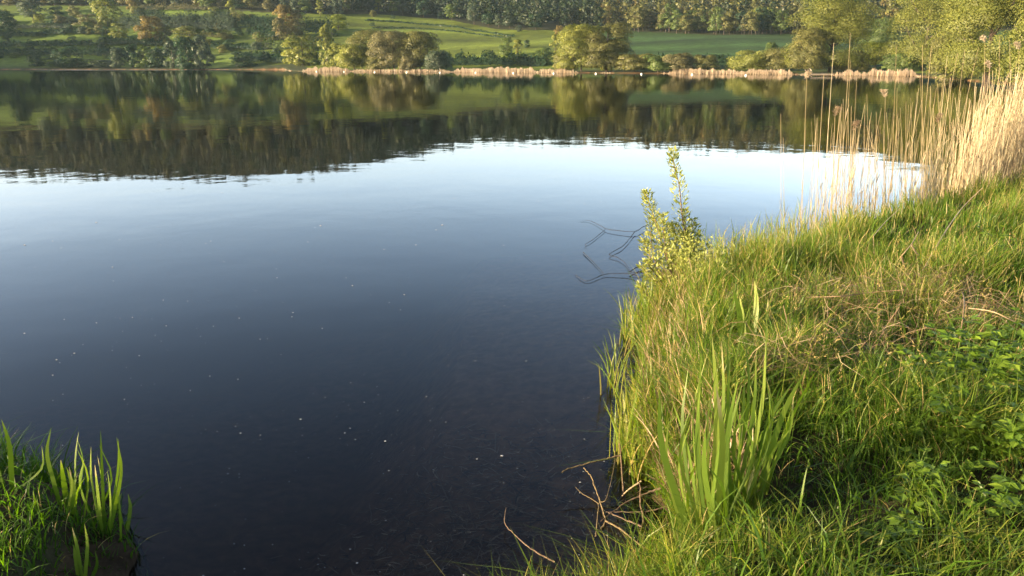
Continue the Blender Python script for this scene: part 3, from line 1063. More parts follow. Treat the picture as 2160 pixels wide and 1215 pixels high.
far_reeds(585, 618, 11, 'small reed patch left of the rounded willow', 80, dens=0.7)
far_reeds(630, 748, 15, 'pinkish reed strip under the birch on the far shore', 81)
far_reeds(730, 960, 10, 'ragged reed fringe along the olive thicket', 82, dens=0.55)
far_reeds(950, 1142, 17, 'bright straw-coloured reed strip in front of the dark hedge', 83, dens=1.5)
far_reeds(1122, 1225, 14, 'straw reed strip left of the great round willow', 84)
far_reeds(1262, 1300, 8, 'short reed tuft at the foot of the great round willow', 85, dens=0.7)
far_reeds(1395, 1575, 18, 'long reed strip below the solitary olive bush', 86, dens=1.1)
far_reeds(1550, 1685, 18, 'reed strip under the bushes on the right shore', 87, dens=1.1)
far_reeds(1675, 1718, 14, 'small reed patch left of the wooden jetty', 88)
far_reeds(1756, 1830, 20, 'reed patch between the large willow and the bright low tree', 89, dens=1.2)
far_reeds(1815, 1945, 24, 'bright reed strip in front of the second large willow', 90, dens=1.6)
far_reeds(1975, 2005, 26, 'straw reed patch under the hanging olive willow', 91, dens=0.7)


# ------------------------------------------------------------------ buoys and jetty
def plain(name, c, rough=0.5):
    m, nt, out = new_mat(name)
    pb = nt.nodes.new('ShaderNodeBsdfPrincipled')
    no = nt.nodes.new('ShaderNodeTexNoise')
    no.inputs['Scale'].default_value = 6
    mr = nt.nodes.new('ShaderNodeMapRange')
    mr.inputs[3].default_value, mr.inputs[4].default_value = 0.8, 1.15
    sc = nt.nodes.new('ShaderNodeVectorMath')
    sc.operation = 'SCALE'
    sc.inputs[0].default_value = c
    nt.links.new(no.outputs['Fac'], mr.inputs[0])
    nt.links.new(mr.outputs[0], sc.inputs['Scale'])
    nt.links.new(sc.outputs[0], pb.inputs['Base Color'])
    pb.inputs['Roughness'].default_value = rough
    nt.links.new(pb.outputs[0], out.inputs[0])
    return m


M['buoy'] = plain('white_float', (0.75, 0.74, 0.7), 0.4)
M['jetty_wood'] = wood_mat('jetty_wood', (0.02, 0.017, 0.014), (0.05, 0.042, 0.034), 3)
M['jetty_pale'] = wood_mat('jetty_pale', (0.12, 0.1, 0.08), (0.2, 0.17, 0.13), 3)


def lathe(prof, sides=14):
    a = np.arange(sides) * 2 * math.pi / sides
    p = np.array(prof, float)
    v = np.stack([p[:, 0:1] * np.cos(a), p[:, 0:1] * np.sin(a), np.repeat(p[:, 1:2], sides, 1)], -1).reshape(-1, 3)
    k = len(p)
    i = np.arange(k - 1)[:, None] * sides
    j = np.arange(sides)[None, :]
    jn = (j + 1) % sides
    q = np.stack([i + j, i + jn, i + sides + jn, i + sides + j], -1).reshape(-1, 4)
    return v, q


def box(x0, x1, y0, y1, z0, z1):
    v = np.array([(x0, y0, z0), (x1, y0, z0), (x1, y1, z0), (x0, y1, z0), (x0, y0, z1), (x1, y0, z1), (x1, y1, z1), (x0, y1, z1)], float)
    q = np.array([(0, 3, 2, 1), (4, 5, 6, 7), (0, 1, 5, 4), (1, 2, 6, 5), (2, 3, 7, 6), (3, 0, 4, 7)])
    return v, q


fv, fq = lathe([(0.02, -0.2), (0.2, -0.16), (0.29, -0.02), (0.27, 0.12), (0.18, 0.24), (0.07, 0.3), (0.045, 0.31), (0.045, 0.38), (0.01, 0.39)])
buoy_me = mesh_np('buoy', fv, fq, None, None, M['buoy'], True)
for px, py in [(668, 151.5), (726, 152), (790, 152.6), (858, 153.2), (928, 153.6), (1003, 154), (1083, 154.8), (1168, 155.4), (1257, 156), (1353, 156.8), (1460, 158), (1573, 159.6)]:
    b = link('buoy', buoy_me, None, G(px, py, 0))
    b.location.z = 0.02
    b.scale = (0.75, 0.75, 0.75)
    tag(b, 'small white round buoy in the line afloat along the far reeds', 'buoy', 'line of white buoys')

jp = G(1731, 160.5, 0)
jet = thing('jetty', 'small dark wooden jetty between the reeds under the large right-hand willow', 'jetty', (jp[0], jp[1], 0))
dk, o_ = [], -2.0
for i in range(20):
    dk.append(box(o_ + i * 0.2, o_ + i * 0.2 + 0.185, -0.7, 3.2, 0.34, 0.4))
v, q = join(dk)
link('deck', mesh_np('deck', v, q, None, None, M['jetty_wood']), jet)
for i in range(5):
    v, q = tubes(np.array([[[-1.85 + i * 0.93, -0.55, -1.2], [-1.85 + i * 0.93, -0.55, 0.34 if i % 2 else 0.62]]]), np.array([[0.09, 0.085]]), 8)
    link('post', mesh_np('post', v, q, None, None, M['jetty_wood'], True), jet)
link('edge_beam', mesh_np('edge_beam', *box(-2.0, 1.98, -0.78, -0.703, 0.2, 0.42), None, None, M['jetty_pale']), jet)

# ------------------------------------------------------------------ the near bank
M['grass'] = leaf_mat('grass', [(0.0, (0.045, 0.1, 0.014)), (0.3, (0.092, 0.17, 0.022)), (0.55, (0.16, 0.22, 0.035)), (0.72, (0.26, 0.26, 0.055)),
                                (0.85, (0.34, 0.27, 0.1)), (1.0, (0.5, 0.38, 0.18))], 0.58, 0.4, 0.3)
M['iris'] = leaf_mat('iris', [(0.0, (0.05, 0.09, 0.016)), (0.5, (0.11, 0.175, 0.026)), (0.85, (0.21, 0.27, 0.05)), (1.0, (0.42, 0.36, 0.16))], 0.55, 0.35, 0.35)
M['dry'] = leaf_mat('dry', [(0.0, (0.1, 0.065, 0.036)), (0.4, (0.21, 0.15, 0.085)), (0.8, (0.36, 0.28, 0.17)), (1.0, (0.5, 0.42, 0.29))], 0.3)
M['reed'] = leaf_mat('reed', [(0.0, (0.16, 0.12, 0.065)), (0.5, (0.32, 0.265, 0.155)), (1.0, (0.46, 0.41, 0.27))], 0.25)
M['plume'] = leaf_mat('plume', [(0.0, (0.15, 0.105, 0.065)), (0.5, (0.28, 0.22, 0.14)), (1.0, (0.46, 0.4, 0.3))], 0.4)
M['sapling'] = leaf_mat('sapling', [(0.0, (0.1, 0.14, 0.03)), (0.5, (0.25, 0.28, 0.07)), (1.0, (0.42, 0.43, 0.15))], 0.42)
M['weed'] = leaf_mat('weed', [(0.0, (0.07, 0.14, 0.018)), (0.6, (0.14, 0.23, 0.028)), (1.0, (0.24, 0.33, 0.045))], 0.5)


def blades(root, h, lean, curve, wid, k=5, rng=None, twist=None):
    """grass blades: root (N,3), height (N), lean (N,2) horizontal travel of the tip as a share of the height, curve >1 bends late"""
    n = len(root)
    t = np.linspace(0, 1, k)[None, :]
    hor = lean[:, None, :] * (t[..., None] ** curve[:, None, None]) * h[:, None, None]
    m = np.hypot(lean[:, 0], lean[:, 1])[:, None]
    z = h[:, None] * (t - 0.38 * np.clip(m, 0, 2.2) * t ** 2.2)
    path = root[:, None, :] + np.concatenate([hor, z[..., None]], -1)
    w = wid[:, None] * np.array([0.75, 1.0, 0.85, 0.55, 0.06] if k == 5 else np.interp(np.linspace(0, 1, k), [0, .3, .6, .85, 1], [0.75, 1, .85, .5, .05]))
    a = rng.uniform(0, math.pi * 2, n) if twist is None else twist
    side = np.stack([np.cos(a), np.sin(a), np.zeros(n)], 1)
    return ribbons(path, w, side)


def scatter(rng, n, x0, x1, y0, y1):
    return rng.uniform(x0, x1, n), rng.uniform(y0, y1, n)


def bank_grass():
    rng = np.random.default_rng(77)
    N = 640000
    # denser near the eye: radius with a log law over the field of view and a margin
    r = np.exp(rng.uniform(math.log(1.7), math.log(17.5), N))
    a = np.radians(rng.uniform(-4, 52, N))
    x, y = r * np.sin(a), r * np.cos(a)
    sd = sdist(x, y)
    cl = vnoise(x * 2.2, y * 2.2, 41)
    cl2 = vnoise(x * 6.0, y * 6.0, 42)
    z = height(x, y)
    px, py = project(x, y, z)
    dens = np.clip(0.62 + 0.4 * cl + 0.25 * cl2, 0.12, 1)
    hollow = np.exp(-(((x - G(1745, 990, .3)[0]) / 0.5) ** 4 + ((y - G(1745, 985, .3)[1]) / 0.55) ** 4))
    dens = dens * (1 - 0.5 * hollow) * np.clip(0.25 + r / 3.2, 0, 1)
    thatch = np.exp(-(((x - G(1760, 660, .3)[0]) / 1.0) ** 2 + ((y - G(1760, 660, .3)[1]) / 0.8) ** 2))
    dens = dens * (1 - 0.45 * thatch) * (1 - 0.68 * np.clip((3.6 - y) / 0.6, 0, 1) * (x < 2.6))
    ok = (sd > -0.06) & (rng.uniform(0, 1, N) < dens * np.clip(0.3 + 0.04 * r, 0.3, 0.75))
    x, y, r, sd, cl, cl2, z, hollow, thatch, px, py = [q[ok] for q in (x, y, r, sd, cl, cl2, z, hollow, thatch, px, py)]
    n = len(x)
    front = np.clip((3.55 - y) / 0.7, 0, 1) * (x < 2.6)
    edge = np.exp(-np.clip(sd, 0, 9) / 0.45)
    h = (0.27 + 0.15 * cl + 0.11 * cl2) * (1 - 0.25 * front) * (1 + 0.25 * edge) * (1 - 0.5 * hollow) * rng.uniform(0.45, 1.25, n)
    h = np.clip(h, 0.06, 0.62)
    wid = (0.0038 + 0.00038 * r) * np.exp(rng.normal(size=n) * 0.35)
    wind = np.stack([0.12 + 0.3 * vnoise(x * 2.1, y * 2.1, 51), 0.05 + 0.3 * vnoise(x * 2.6, y * 2.6, 52)], 1)
    lean = (wind + rng.normal(size=(n, 2)) * 0.6) * np.clip(1.25 - 0.1 * r, 0.45, 1)[:, None]
    root = np.stack([x, y, z - 0.02], 1)
    v, q = blades(root, h, lean, rng.uniform(1.4, 2.6, n), wid, 5, rng)
    dry = 0.25 + 0.16 * cl + 0.1 * cl2 + rng.normal(size=n) * 0.17 - 0.25 * hollow  # blades in the hollow tinted darker to stand in for shade
    dry = dry + 0.16 * np.exp(-np.clip(sd, 0, 9) / 0.3) * (y > 3.3) + 0.12 * np.clip((r - 5) / 4, 0, 1) + 0.2 * front + 0.12 * thatch  # front blades tinted lighter to look sunlit
    dead = rng.uniform(0, 1, n) < (0.06 + 0.12 * thatch + 0.08 * np.clip((r - 4) / 5, 0, 1))
    dry = np.where(dead, rng.uniform(0.78, 1, n), np.clip(dry, 0, 0.76))
    tint = np.repeat(dry, 10)
    # broad arching leaves and thin flowering stalks among the fine blades
    k = rng.choice(n, 2600, p=(1 / r) / (1 / r).sum())
    v2, q2 = blades(root[k], rng.uniform(0.2, 0.46, 2600), rng.normal(size=(2600, 2)) * 0.75, rng.uniform(1.6, 3.2, 2600), rng.uniform(0.007, 0.013, 2600), 5, rng)
    t2 = np.repeat(np.clip(rng.normal(0.32, 0.16, 2600), 0, 0.8), 10) + np.tile(np.repeat([0, 0, 0, 0.03, 0.25], 2), 2600) * np.repeat(rng.uniform(0, 1, 2600) < 0.3, 10)
    k = rng.choice(np.where(r > 3.9)[0], 700)
    v3, q3 = blades(root[k], rng.uniform(0.35, 0.62, 700), rng.normal(size=(700, 2)) * 0.28, rng.uniform(1.2, 2.6, 700), rng.uniform(0.002, 0.0034, 700), 5, rng)
    pth = v3.reshape(700, 5, 2, 3).mean(2)
    hn = 14
    f = rng.uniform(0, 1, (700, hn))
    c = (pth[:, 3, None] * (1 - f[..., None]) + pth[:, 4, None] * f[..., None]).reshape(-1, 3) + rng.normal(size=(700 * hn, 3)) * 0.005
    ax = unit(np.repeat(pth[:, 4] - pth[:, 3], hn, 0) + rng.normal(size=(700 * hn, 3)) * 0.05)
    v4, q4 = diamonds(c, ax, unit(np.cross(ax, rng.normal(size=c.shape))), rng.uniform(0.012, 0.025, len(c)), 0.005, 0.1)
    vv, qq = join([(v, q), (v2, q2), (v3, q3), (v4, q4)])
    t3 = np.repeat(rng.uniform(0.45, 0.95, 700), 10)
    tint = np.concatenate([tint, t2, t3, np.repeat(rng.uniform(0.6, 0.95, 700), hn * 4)])
    me = mesh_np('grass', vv, qq, None, {'tint': tint}, M['grass'])
    tag(link('grass', me), 'green and straw-tinted grass covering the right-hand bank', 'grass', None, 'stuff')
    print('grass blades', n)


bank_grass()


def left_grass():
    rng = np.random.default_rng(78)
    N = 42000
    x, y = rng.uniform(-5.2, -1.2, N), rng.uniform(1.7, 4.3, N)
    sd = sdist(x, y)
    z = height(x, y)
    cl = vnoise(x * 3, y * 3, 61)
    ok = (sd > -0.05 + 0.05 * vnoise(x * 5, y * 5, 62)) & (rng.uniform(0, 1, N) < 0.55 + 0.4 * cl)
    x, y, sd, z, cl = [q[ok] for q in (x, y, sd, z, cl)]
    z = np.maximum(z, -0.05)
    n = len(x)
    c = G(230, 1190, 0.15)
    bare = np.exp(-(((x - c[0]) / 0.22) ** 2 + ((y - c[1]) / 0.16) ** 2))
    back = np.clip((y - 2.9) / 0.6, 0, 1)
    h = (0.11 + 0.15 * back + 0.05 * cl) * rng.uniform(0.4, 1.3, n) * (1 - 0.7 * bare)
    h = np.clip(h, 0.03, 0.6)
    lean = np.stack([0.15 + rng.normal(size=n) * 0.45, rng.normal(size=n) * 0.45], 1)
    v, q = blades(np.stack([x, y, z - 0.02], 1), h, lean, rng.uniform(1.4, 2.5, n), 0.007 * rng.uniform(0.6, 1.4, n), 5, rng)
    dry = np.clip(0.12 + 0.12 * cl + rng.normal(size=n) * 0.12, 0, 0.72)
    dry = np.where(rng.uniform(0, 1, n) < 0.05, rng.uniform(0.8, 1, n), dry)
    me = mesh_np('grass', v, q, None, {'tint': np.repeat(dry, 10)}, M['grass'])
    tag(link('grass', me), 'dark green grass on the small left-hand bank', 'grass', None, 'stuff')


left_grass()


# straw hanging over the edge of the bank, and stalks standing in the shallows
def edge_straw():
    rng = np.random.default_rng(79)
    ed = smooth_path([G(*q) for q in [(1455, 1120), (1425, 1060), (1378, 960), (1368, 850), (1376, 760), (1380, 690), (1396, 620), (1440, 582)]], 80)
    n = 1500
    t = rng.uniform(0, 78.9, n)
    i = t.astype(int)
    b = ed[i] + (ed[i + 1] - ed[i]) * (t - i)[:, None]
    nx = rng.uniform(-0.05, 0.35, n)
    b = b + np.stack([nx, rng.normal(size=n) * 0.05, np.zeros(n)], 1)
    b[:, 2] = np.maximum(height(b[:, 0], b[:, 1]), 0.0) + 0.02
    hang = rng.uniform(0, 1, n) < 0.45
    h = np.where(hang, rng.uniform(0.1, 0.28, n), rng.uniform(0.15, 0.4, n))
    lean = np.where(hang[:, None], np.stack([rng.normal(-0.4, 0.3, n), rng.normal(-0.25, 0.4, n)], 1), np.stack([rng.normal(-0.1, 0.28, n), rng.normal(0, 0.3, n)], 1))
    v, q = blades(b, h, lean, rng.uniform(1.0, 1.8, n), rng.uniform(0.004, 0.009, n), 6, rng)
    tint = np.clip(rng.normal(0.5, 0.24, n), 0, 1)
    me = mesh_np('dry_grass', v, q, None, {'tint': np.repeat(tint, 12)}, M['dry'])
    tag(link('dry_grass', me), 'dry straw hanging over the water edge of the right bank', 'dry grass', None, 'stuff')


edge_straw()


def sedge_fringe():
    """upright green sedge blades standing in the shallows along the bank"""
    rng = np.random.default_rng(83)
    P0 = []
    for (px, py, m, sx) in [(1318, 960, 55, 12), (1330, 930, 60, 14), (1340, 1000, 35, 14), (1285, 812, 14, 10), (1300, 800, 10, 8), (1325, 720, 40, 12), (1348, 690, 60, 16),
                            (1375, 660, 80, 20), (1400, 650, 80, 25), (1335, 850, 40, 16), (1490, 575, 150, 18), (1530, 560, 150, 20), (1580, 540, 150, 24), (1640, 515, 140, 26), (1700, 492, 120, 30)]:
        for _ in range(m):
            P0.append(G(px + rng.normal() * sx, py + rng.normal() * 16, 0.0) - np.array([0, 0, 0.05]))
    P0 = np.array(P0)
    n = len(P0)
    h = rng.uniform(0.18, 0.5, n)
    lean = np.stack([rng.normal(-0.02, 0.2, n), rng.normal(0, 0.2, n)], 1)
    v, q = blades(P0, h, lean, rng.uniform(1.2, 2.4, n), rng.uniform(0.006, 0.011, n), 6, rng)
    tint = np.clip(rng.normal(0.6, 0.13, n), 0, 1)
    me = mesh_np('sedge', v, q, None, {'tint': np.repeat(tint, 12)}, M['grass'])
    tag(link('sedge', me), 'upright yellow-green sedge standing in the shallows along the right bank', 'sedge', None, 'stuff')


sedge_fringe()


# ------------------------------------------------------------------ iris clumps: every blade from its foot to its tip
def iris_clump(leaves, label, seed, z0=0.25, extra=0, cat='iris', tint=(0.08, 0.84), lift=(0, 0)):
    """leaves: (foot px, foot py, tip px, tip py, width m, bend, depth shift m)"""
    rng = np.random.default_rng(seed)
    paths, wids, sides, tints = [], [], [], []
    org = None
    allv = list(leaves)
    for _ in range(extra):
        a = leaves[rng.integers(len(leaves))]
        k = rng.uniform(0.5, 0.95)
        allv.append((a[0] + rng.normal() * 16, a[1] + rng.normal() * 10, a[0] + (a[2] - a[0]) * k * rng.uniform(-0.6, 1.5) + rng.normal() * 22,
                     a[1] + (a[3] - a[1]) * k, a[4] * rng.uniform(0.4, 0.85), rng.normal() * 0.09, rng.normal() * 0.1))
    for (fx, fy, tx, ty, w, bend, dy) in allv:
        tx, ty = tx + lift[0], ty + lift[1]
        f = G(fx, fy, z0)
        f[2] = hz1(f[0], f[1])
        tip = P(tx, ty, f[1] + dy)
        if org is None:
            org = np.array([f[0], f[1], max(f[2], 0.0)])
        f = f - np.array([0, 0, 0.04])
        d = tip - f
        per = np.array([d[2], 0, -d[0]])
        per = per / max(np.linalg.norm(per), 1e-6)
        m1 = f + d * 0.35 + per * bend * np.linalg.norm(d) * 0.6
        m2 = f + d * 0.7 + per * bend * np.linalg.norm(d)
        pt = smooth_path([f, m1, m2, tip], 9)
        paths.append(pt - org)
        wids.append(w * rng.uniform(0.55, 1.02) * np.array([0.75, 0.95, 1.0, 1.0, 0.97, 0.88, 0.7, 0.42, 0.03]))
        a = rng.uniform(-0.75, 0.75) if len(sides) < len(leaves) else rng.uniform(-1.35, 1.35)
        sides.append((math.cos(a), math.sin(a), 0))
        tints.append(np.clip(rng.uniform(*tint) + 0.1 * np.linspace(-1, 1, 9) ** 3 + (rng.uniform() < 0.3) * np.array([0, 0, 0, 0, 0, 0, 0.05, 0.35, 0.6]), 0, 1))
    v, q = ribbons(np.array(paths), np.array(wids), np.array(sides))
    tn = np.repeat(np.array(tints).ravel(), 2)
    o = link('iris_plant', mesh_np('iris_plant', v, q, None, {'tint': tn}, M['iris'], True), None, org)
    return tag(o, label, cat)


iris_clump([(1508, 1085, 1492, 735, 0.032, 0.02, 0.0), (1500, 1090, 1466, 850, 0.034, -0.03, -0.1), (1522, 1090, 1522, 720, 0.024, 0.02, 0.15),
            (1530, 1080, 1562, 730, 0.026, 0.05, 0.2), (1545, 1075, 1585, 770, 0.03, 0.03, 0.1), (1490, 1095, 1470, 770, 0.028, -0.02, 0.1),
            (1515, 1095, 1500, 835, 0.034, 0.03, -0.2), (1560, 1065, 1605, 745, 0.024, 0.03, 0.1), (1475, 1100, 1381, 845, 0.034, -0.05, -0.05),
            (1535, 1095, 1548, 820, 0.034, -0.03, -0.15), (1480, 1095, 1442, 800, 0.022, -0.05, 0.2), (1500, 1080, 1512, 745, 0.022, 0.03, 0.3),
            (1550, 1085, 1530, 790, 0.03, -0.02, 0.0), (1462, 1100, 1400, 910, 0.024, -0.06, 0.1), (1520, 1100, 1478, 930, 0.03, -0.03, -0.2)],
           'largest clump of broad sword-shaped green leaves in front of the golden bank edge', 91, extra=30, lift=(10, -25))
iris_clump([(1590, 1045, 1700, 782, 0.04, -0.04, 0.0), (1600, 1040, 1718, 790, 0.042, -0.03, 0.1), (1580, 1050, 1660, 830, 0.022, -0.06, 0.1), (1575, 1040, 1612, 700, 0.02, 0.02, 0.3),
            (1600, 1050, 1672, 905, 0.02, -0.08, -0.1), (1570, 1050, 1625, 850, 0.026, 0.0, 0.0), (1610, 1030, 1672, 812, 0.02, -0.1, 0.2)],
           'clump of long leaves leaning to the right beside the largest sword-leaved clump', 92, extra=18, lift=(6, -12))
iris_clump([(1566, 760, 1545, 606, 0.042, 0.042, 0.0), (1572, 765, 1560, 625, 0.042, 0.02, 0.1), (1580, 762, 1592, 592, 0.048, 0.042, 0.1), (1574, 770, 1582, 640, 0.036, 0.0, 0.0),
            (1598, 758, 1620, 630, 0.042, 0.04, 0.1), (1606, 755, 1628, 632, 0.032, 0.042, 0.2), (1612, 755, 1664, 612, 0.038, 0.06, 0.0)],
           'sword-leaved clump in the middle of the bank right of the leafy sapling', 93)
iris_clump([(1926, 800, 1890, 645, 0.028, 0.02, 0.0), (1932, 795, 1934, 690, 0.026, 0.03, 0.0), (1918, 798, 1911, 700, 0.024, 0.0, 0.1)],
           'three sword-shaped leaves above the leafy weeds at the right', 94)
iris_clump([(2090, 732, 2150, 590, 0.022, 0.03, 0.0), (2088, 735, 2108, 650, 0.024, 0.02, 0.0), (2086, 738, 2120, 600, 0.02, 0.04, 0.1), (2090, 738, 2112, 668, 0.026, 0.05, 0.0)],
           'pale green sword leaves at the right edge of the photo', 95)
iris_clump([(1855, 640, 1868, 570, 0.03, 0.03, 0.0), (1850, 640, 1862, 585, 0.026, 0.02, 0.0), (1860, 640, 1890, 565, 0.026, 0.0, 0.0)],
           'short pair of sword leaves under the pale broken straw', 96)
iris_clump([(1988, 450, 1995, 398, 0.05, 0.03, 0.0), (1996, 450, 2006, 392, 0.04, 0.0, 0.0), (1982, 450, 1984, 405, 0.04, -0.03, 0.0)],
           'light green sword leaves far along the bank below the dry reeds', 97)
iris_clump([(30, 1070, 3, 885, 0.022, 0.05, 0.0), (25, 1065, 88, 940, 0.026, 0.16, 0.0), (15, 1065, -20, 920, 0.022, 0.0, 0.0), (40, 1075, 15, 960, 0.022, 0.03, 0.1)],
           'tall leaf and a folded yellow leaf at the left edge of the photo', 98, z0=0.2)
iris_clump([(128, 1060, 108, 902, 0.024, -0.08, 0.0), (150, 1060, 162, 922, 0.023, 0.08, 0.0), (155, 1062, 166, 910, 0.02, -0.03, 0.1), (140, 1065, 128, 970, 0.026, 0.0, 0.0), (148, 1065, 140, 985, 0.03, 0.05, -0.1)],
           'middle sword-leaved clump on the small left bank', 99, z0=0.2, extra=3)
iris_clump([(212, 1090, 212, 907, 0.024, 0.0, 0.0), (205, 1085, 192, 942, 0.020, -0.03, 0.0), (218, 1088, 246, 922, 0.020, 0.06, 0.0), (214, 1090, 250, 926, 0.02, 0.03, 0.1),
            (200, 1090, 178, 968, 0.028, -0.1, 0.0), (208, 1092, 200, 980, 0.03, 0.0, -0.1), (222, 1090, 226, 990, 0.024, 0.02, -0.1)],
           'right-hand sword-leaved clump on the small left bank with the tallest leaves', 100, z0=0.2, extra=4)
iris_clump([(262, 1120, 257, 1040, 0.024, -0.1, 0.0), (266, 1122, 270, 1042, 0.026, 0.06, 0.0), (258, 1120, 249, 1060, 0.014, -0.05, 0.0)],
           'small dark tuft of leaves standing in the water off the left bank', 101, z0=0.0)
iris_clump([(165, 1185, 152, 1112, 0.026, 0.02, 0.0), (168, 1185, 178, 1105, 0.02, 0.04, 0.0), (172, 1190, 200, 1160, 0.02, 0.1, 0.0), (160, 1185, 155, 1150, 0.022, 0.0, 0.0)],
           'short bright leaf tuft low on the left bank beside the bare soil', 102, z0=0.17)


# ------------------------------------------------------------------ leafy willow sapling
def sapling():
    rng = np.random.default_rng(110)
    Y = 6.9
    stems = [([(1462, 650), (1452, 540), (1440, 470), (1432, 400), (1426, 350), (1419, 313)], 0.0), ([(1450, 650), (1464, 540), (1460, 500), (1464, 462)], 0.05),
             ([(1432, 640), (1405, 540), (1385, 470), (1372, 430), (1362, 403)], 0.0), ([(1436, 640), (1412, 560), (1402, 500), (1397, 450)], -0.1),
             ([(1420, 640), (1382, 570), (1366, 530), (1358, 505)], -0.05), ([(1450, 650), (1430, 560), (1424, 500), (1420, 472)], 0.1),
             ([(1420, 650), (1398, 590), (1376, 565), (1362, 548)], -0.15), ([(1470, 650), (1490, 590), (1498, 560)], 0.1), ([(1440, 650), (1440, 590), (1446, 540)], -0.2), ([(1430, 650), (1392, 600), (1372, 585), (1352, 560)], -0.2), ([(1450, 650), (1478, 600), (1476, 545), (1470, 490)], 0.0),
             ([(1436, 650), (1416, 590), (1410, 530), (1408, 478)], 0.05), ([(1425, 650), (1390, 560), (1376, 500), (1380, 455)], 0.1), ([(1445, 640), (1436, 560), (1448, 500), (1444, 440)], 0.05),
             ([(1420, 660), (1385, 630), (1362, 622), (1350, 600)], -0.2), ([(1460, 660), (1480, 620), (1500, 600), (1505, 580)], -0.2)]
    org = G(1450, 640, 0.2)
    org[1] = Y
    org[0] = P(1450, 640, Y)[0]
    org[2] = hz1(org[0], org[1])
    root = thing('willow_sapling', 'leafy young willow with tall upright shoots at the corner of the bank', 'shrub', org)
    P_, A_, D_ = [], [], []
    tb = []
    for pts, dy in stems:
        w = np.array([P(a, b, Y + dy) for a, b in pts])
        w[0, 2] = org[2] - 0.05
        w[1:-1] += rng.normal(size=(len(w) - 2, 3)) * 0.012
        pt = smooth_path(w, 24) - org
        tb.append(tubes(pt[None], np.linspace(0.0085, 0.002, 24)[None], 5))
        L = np.linalg.norm(np.diff(pt, axis=0), axis=1).sum()
        m = int(L * 420)
        t = rng.uniform(0.12, 1, m) ** 0.8 * 22.9
        i = t.astype(int)
        b = pt[i] + (pt[i + 1] - pt[i]) * (t - i)[:, None]
        tg = unit(pt[i + 1] - pt[i])
        a = rng.uniform(0, 2 * math.pi, m)
        out = np.stack([np.cos(a), np.sin(a), np.zeros(m)], 1)
        sp = (0.09 * (1 - t / 23) + 0.036)[:, None] * rng.uniform(0.1, 1, (m, 1))
        P_.append(b + out * sp)
        A_.append(unit(tg * 0.9 + out * rng.uniform(0.5, 1.4, (m, 1))))
        D_.append(out)
    # bushy foot
    m = 1500
    c = np.clip(rng.normal(size=(m, 3)), -1.7, 1.7)
    c = c * np.array([0.17, 0.15, 0.17])
    c = c * (1.15 - 0.5 * (c[:, 2:3] + 0.3) / 0.6) + np.array([-0.08, 0, 0.3])
    P_.append(c)
    A_.append(unit(rng.normal(size=(m, 3)) + np.array([0, 0, 0.8])))
    D_.append(unit(rng.normal(size=(m, 3))))
    # low shoots spreading through the grass in front of it
    m = 800
    c = np.clip(rng.normal(size=(m, 3)), -1.8, 1.8) * np.array([0.15, 0.2, 0.1]) + np.array([-0.06, -0.42, 0.34])
    P_.append(c)
    A_.append(unit(rng.normal(size=(m, 3)) + np.array([0, 0, 0.9])))
    D_.append(unit(rng.normal(size=(m, 3))))
    p, ax, dd = np.concatenate(P_), np.concatenate(A_), np.concatenate(D_)
    sd = unit(np.cross(ax, dd + rng.normal(size=p.shape) * 0.6))
    ln = rng.uniform(0.018, 0.055, len(p))
    v, q = diamonds(p + ax * ln[:, None] * 0.5, ax, sd, ln, ln * 0.36, 0.15)
    tint = np.clip(rng.normal(0.5, 0.22, len(p)), 0, 1)
    link('leaves', mesh_np('leaves', v, q, None, {'tint': np.repeat(tint, 4)}, M['sapling']), root)
    v, q = join(tb)
    link('stems', mesh_np('stems', v, q, None, None, M['twig'], True), root)


sapling()


# ------------------------------------------------------------------ dry reeds
def stalk_mesh(org, base, top, bow, r, seed, plume=0):
    rng = np.random.default_rng(seed)
    b, t = base - org, top - org
    m = (b + t) / 2 + np.array([bow, 0, 0])
    pt = smooth_path([b, m, t], 9)
    v, q = tubes(pt[None], np.linspace(r, r * 0.45, 9)[None], 5)
    parts = [(v, q)]
    L = np.linalg.norm(t - b)
    # torn leaf sheaths
    for _ in range(rng.integers(1, 4)):
        f = rng.uniform(0.15, 0.7)
        s = pt[int(f * 8)]
        a = rng.uniform(0, 6.28)
        e = s + np.array([math.cos(a) * 0.06, math.sin(a) * 0.06, rng.uniform(0.1, 0.22)])
        lp = smooth_path([s, (s + e) / 2 + np.array([0, 0, 0.03]), e], 4)
        parts.append(ribbons(lp[None], np.array([[0.008, 0.011, 0.007, 0.001]]), np.array([[math.sin(a), -math.cos(a), 0]])))
    return join(parts), pt


def plume_mesh(tip, tdir, ln, side, seed):
    rng = np.random.default_rng(seed)
    n = 150
    f = rng.uniform(0, 1, n)
    c = tip + np.outer(f - 0.55, tdir) * ln + np.array([side * 0.5, 0, 0]) * (f[:, None] * ln) * 0.55 - np.array([0, 0, 1]) * (f[:, None] ** 2 * ln * 0.5)
    w = 0.022 * np.sin(np.clip(f, 0.08, 0.95) * math.pi) ** 0.7
    c = c + rng.normal(size=(n, 3)) * w[:, None] * np.array([1, 1, 0.8])
    ax = unit(np.array([side * 0.7, 0, -0.3]) + rng.normal(size=(n, 3)) * 0.5)
    sd = unit(np.cross(ax, rng.normal(size=(n, 3))))
    l = rng.uniform(0.02, 0.055, n)
    return diamonds(c, ax, sd, l, l * 0.22, 0.1), n


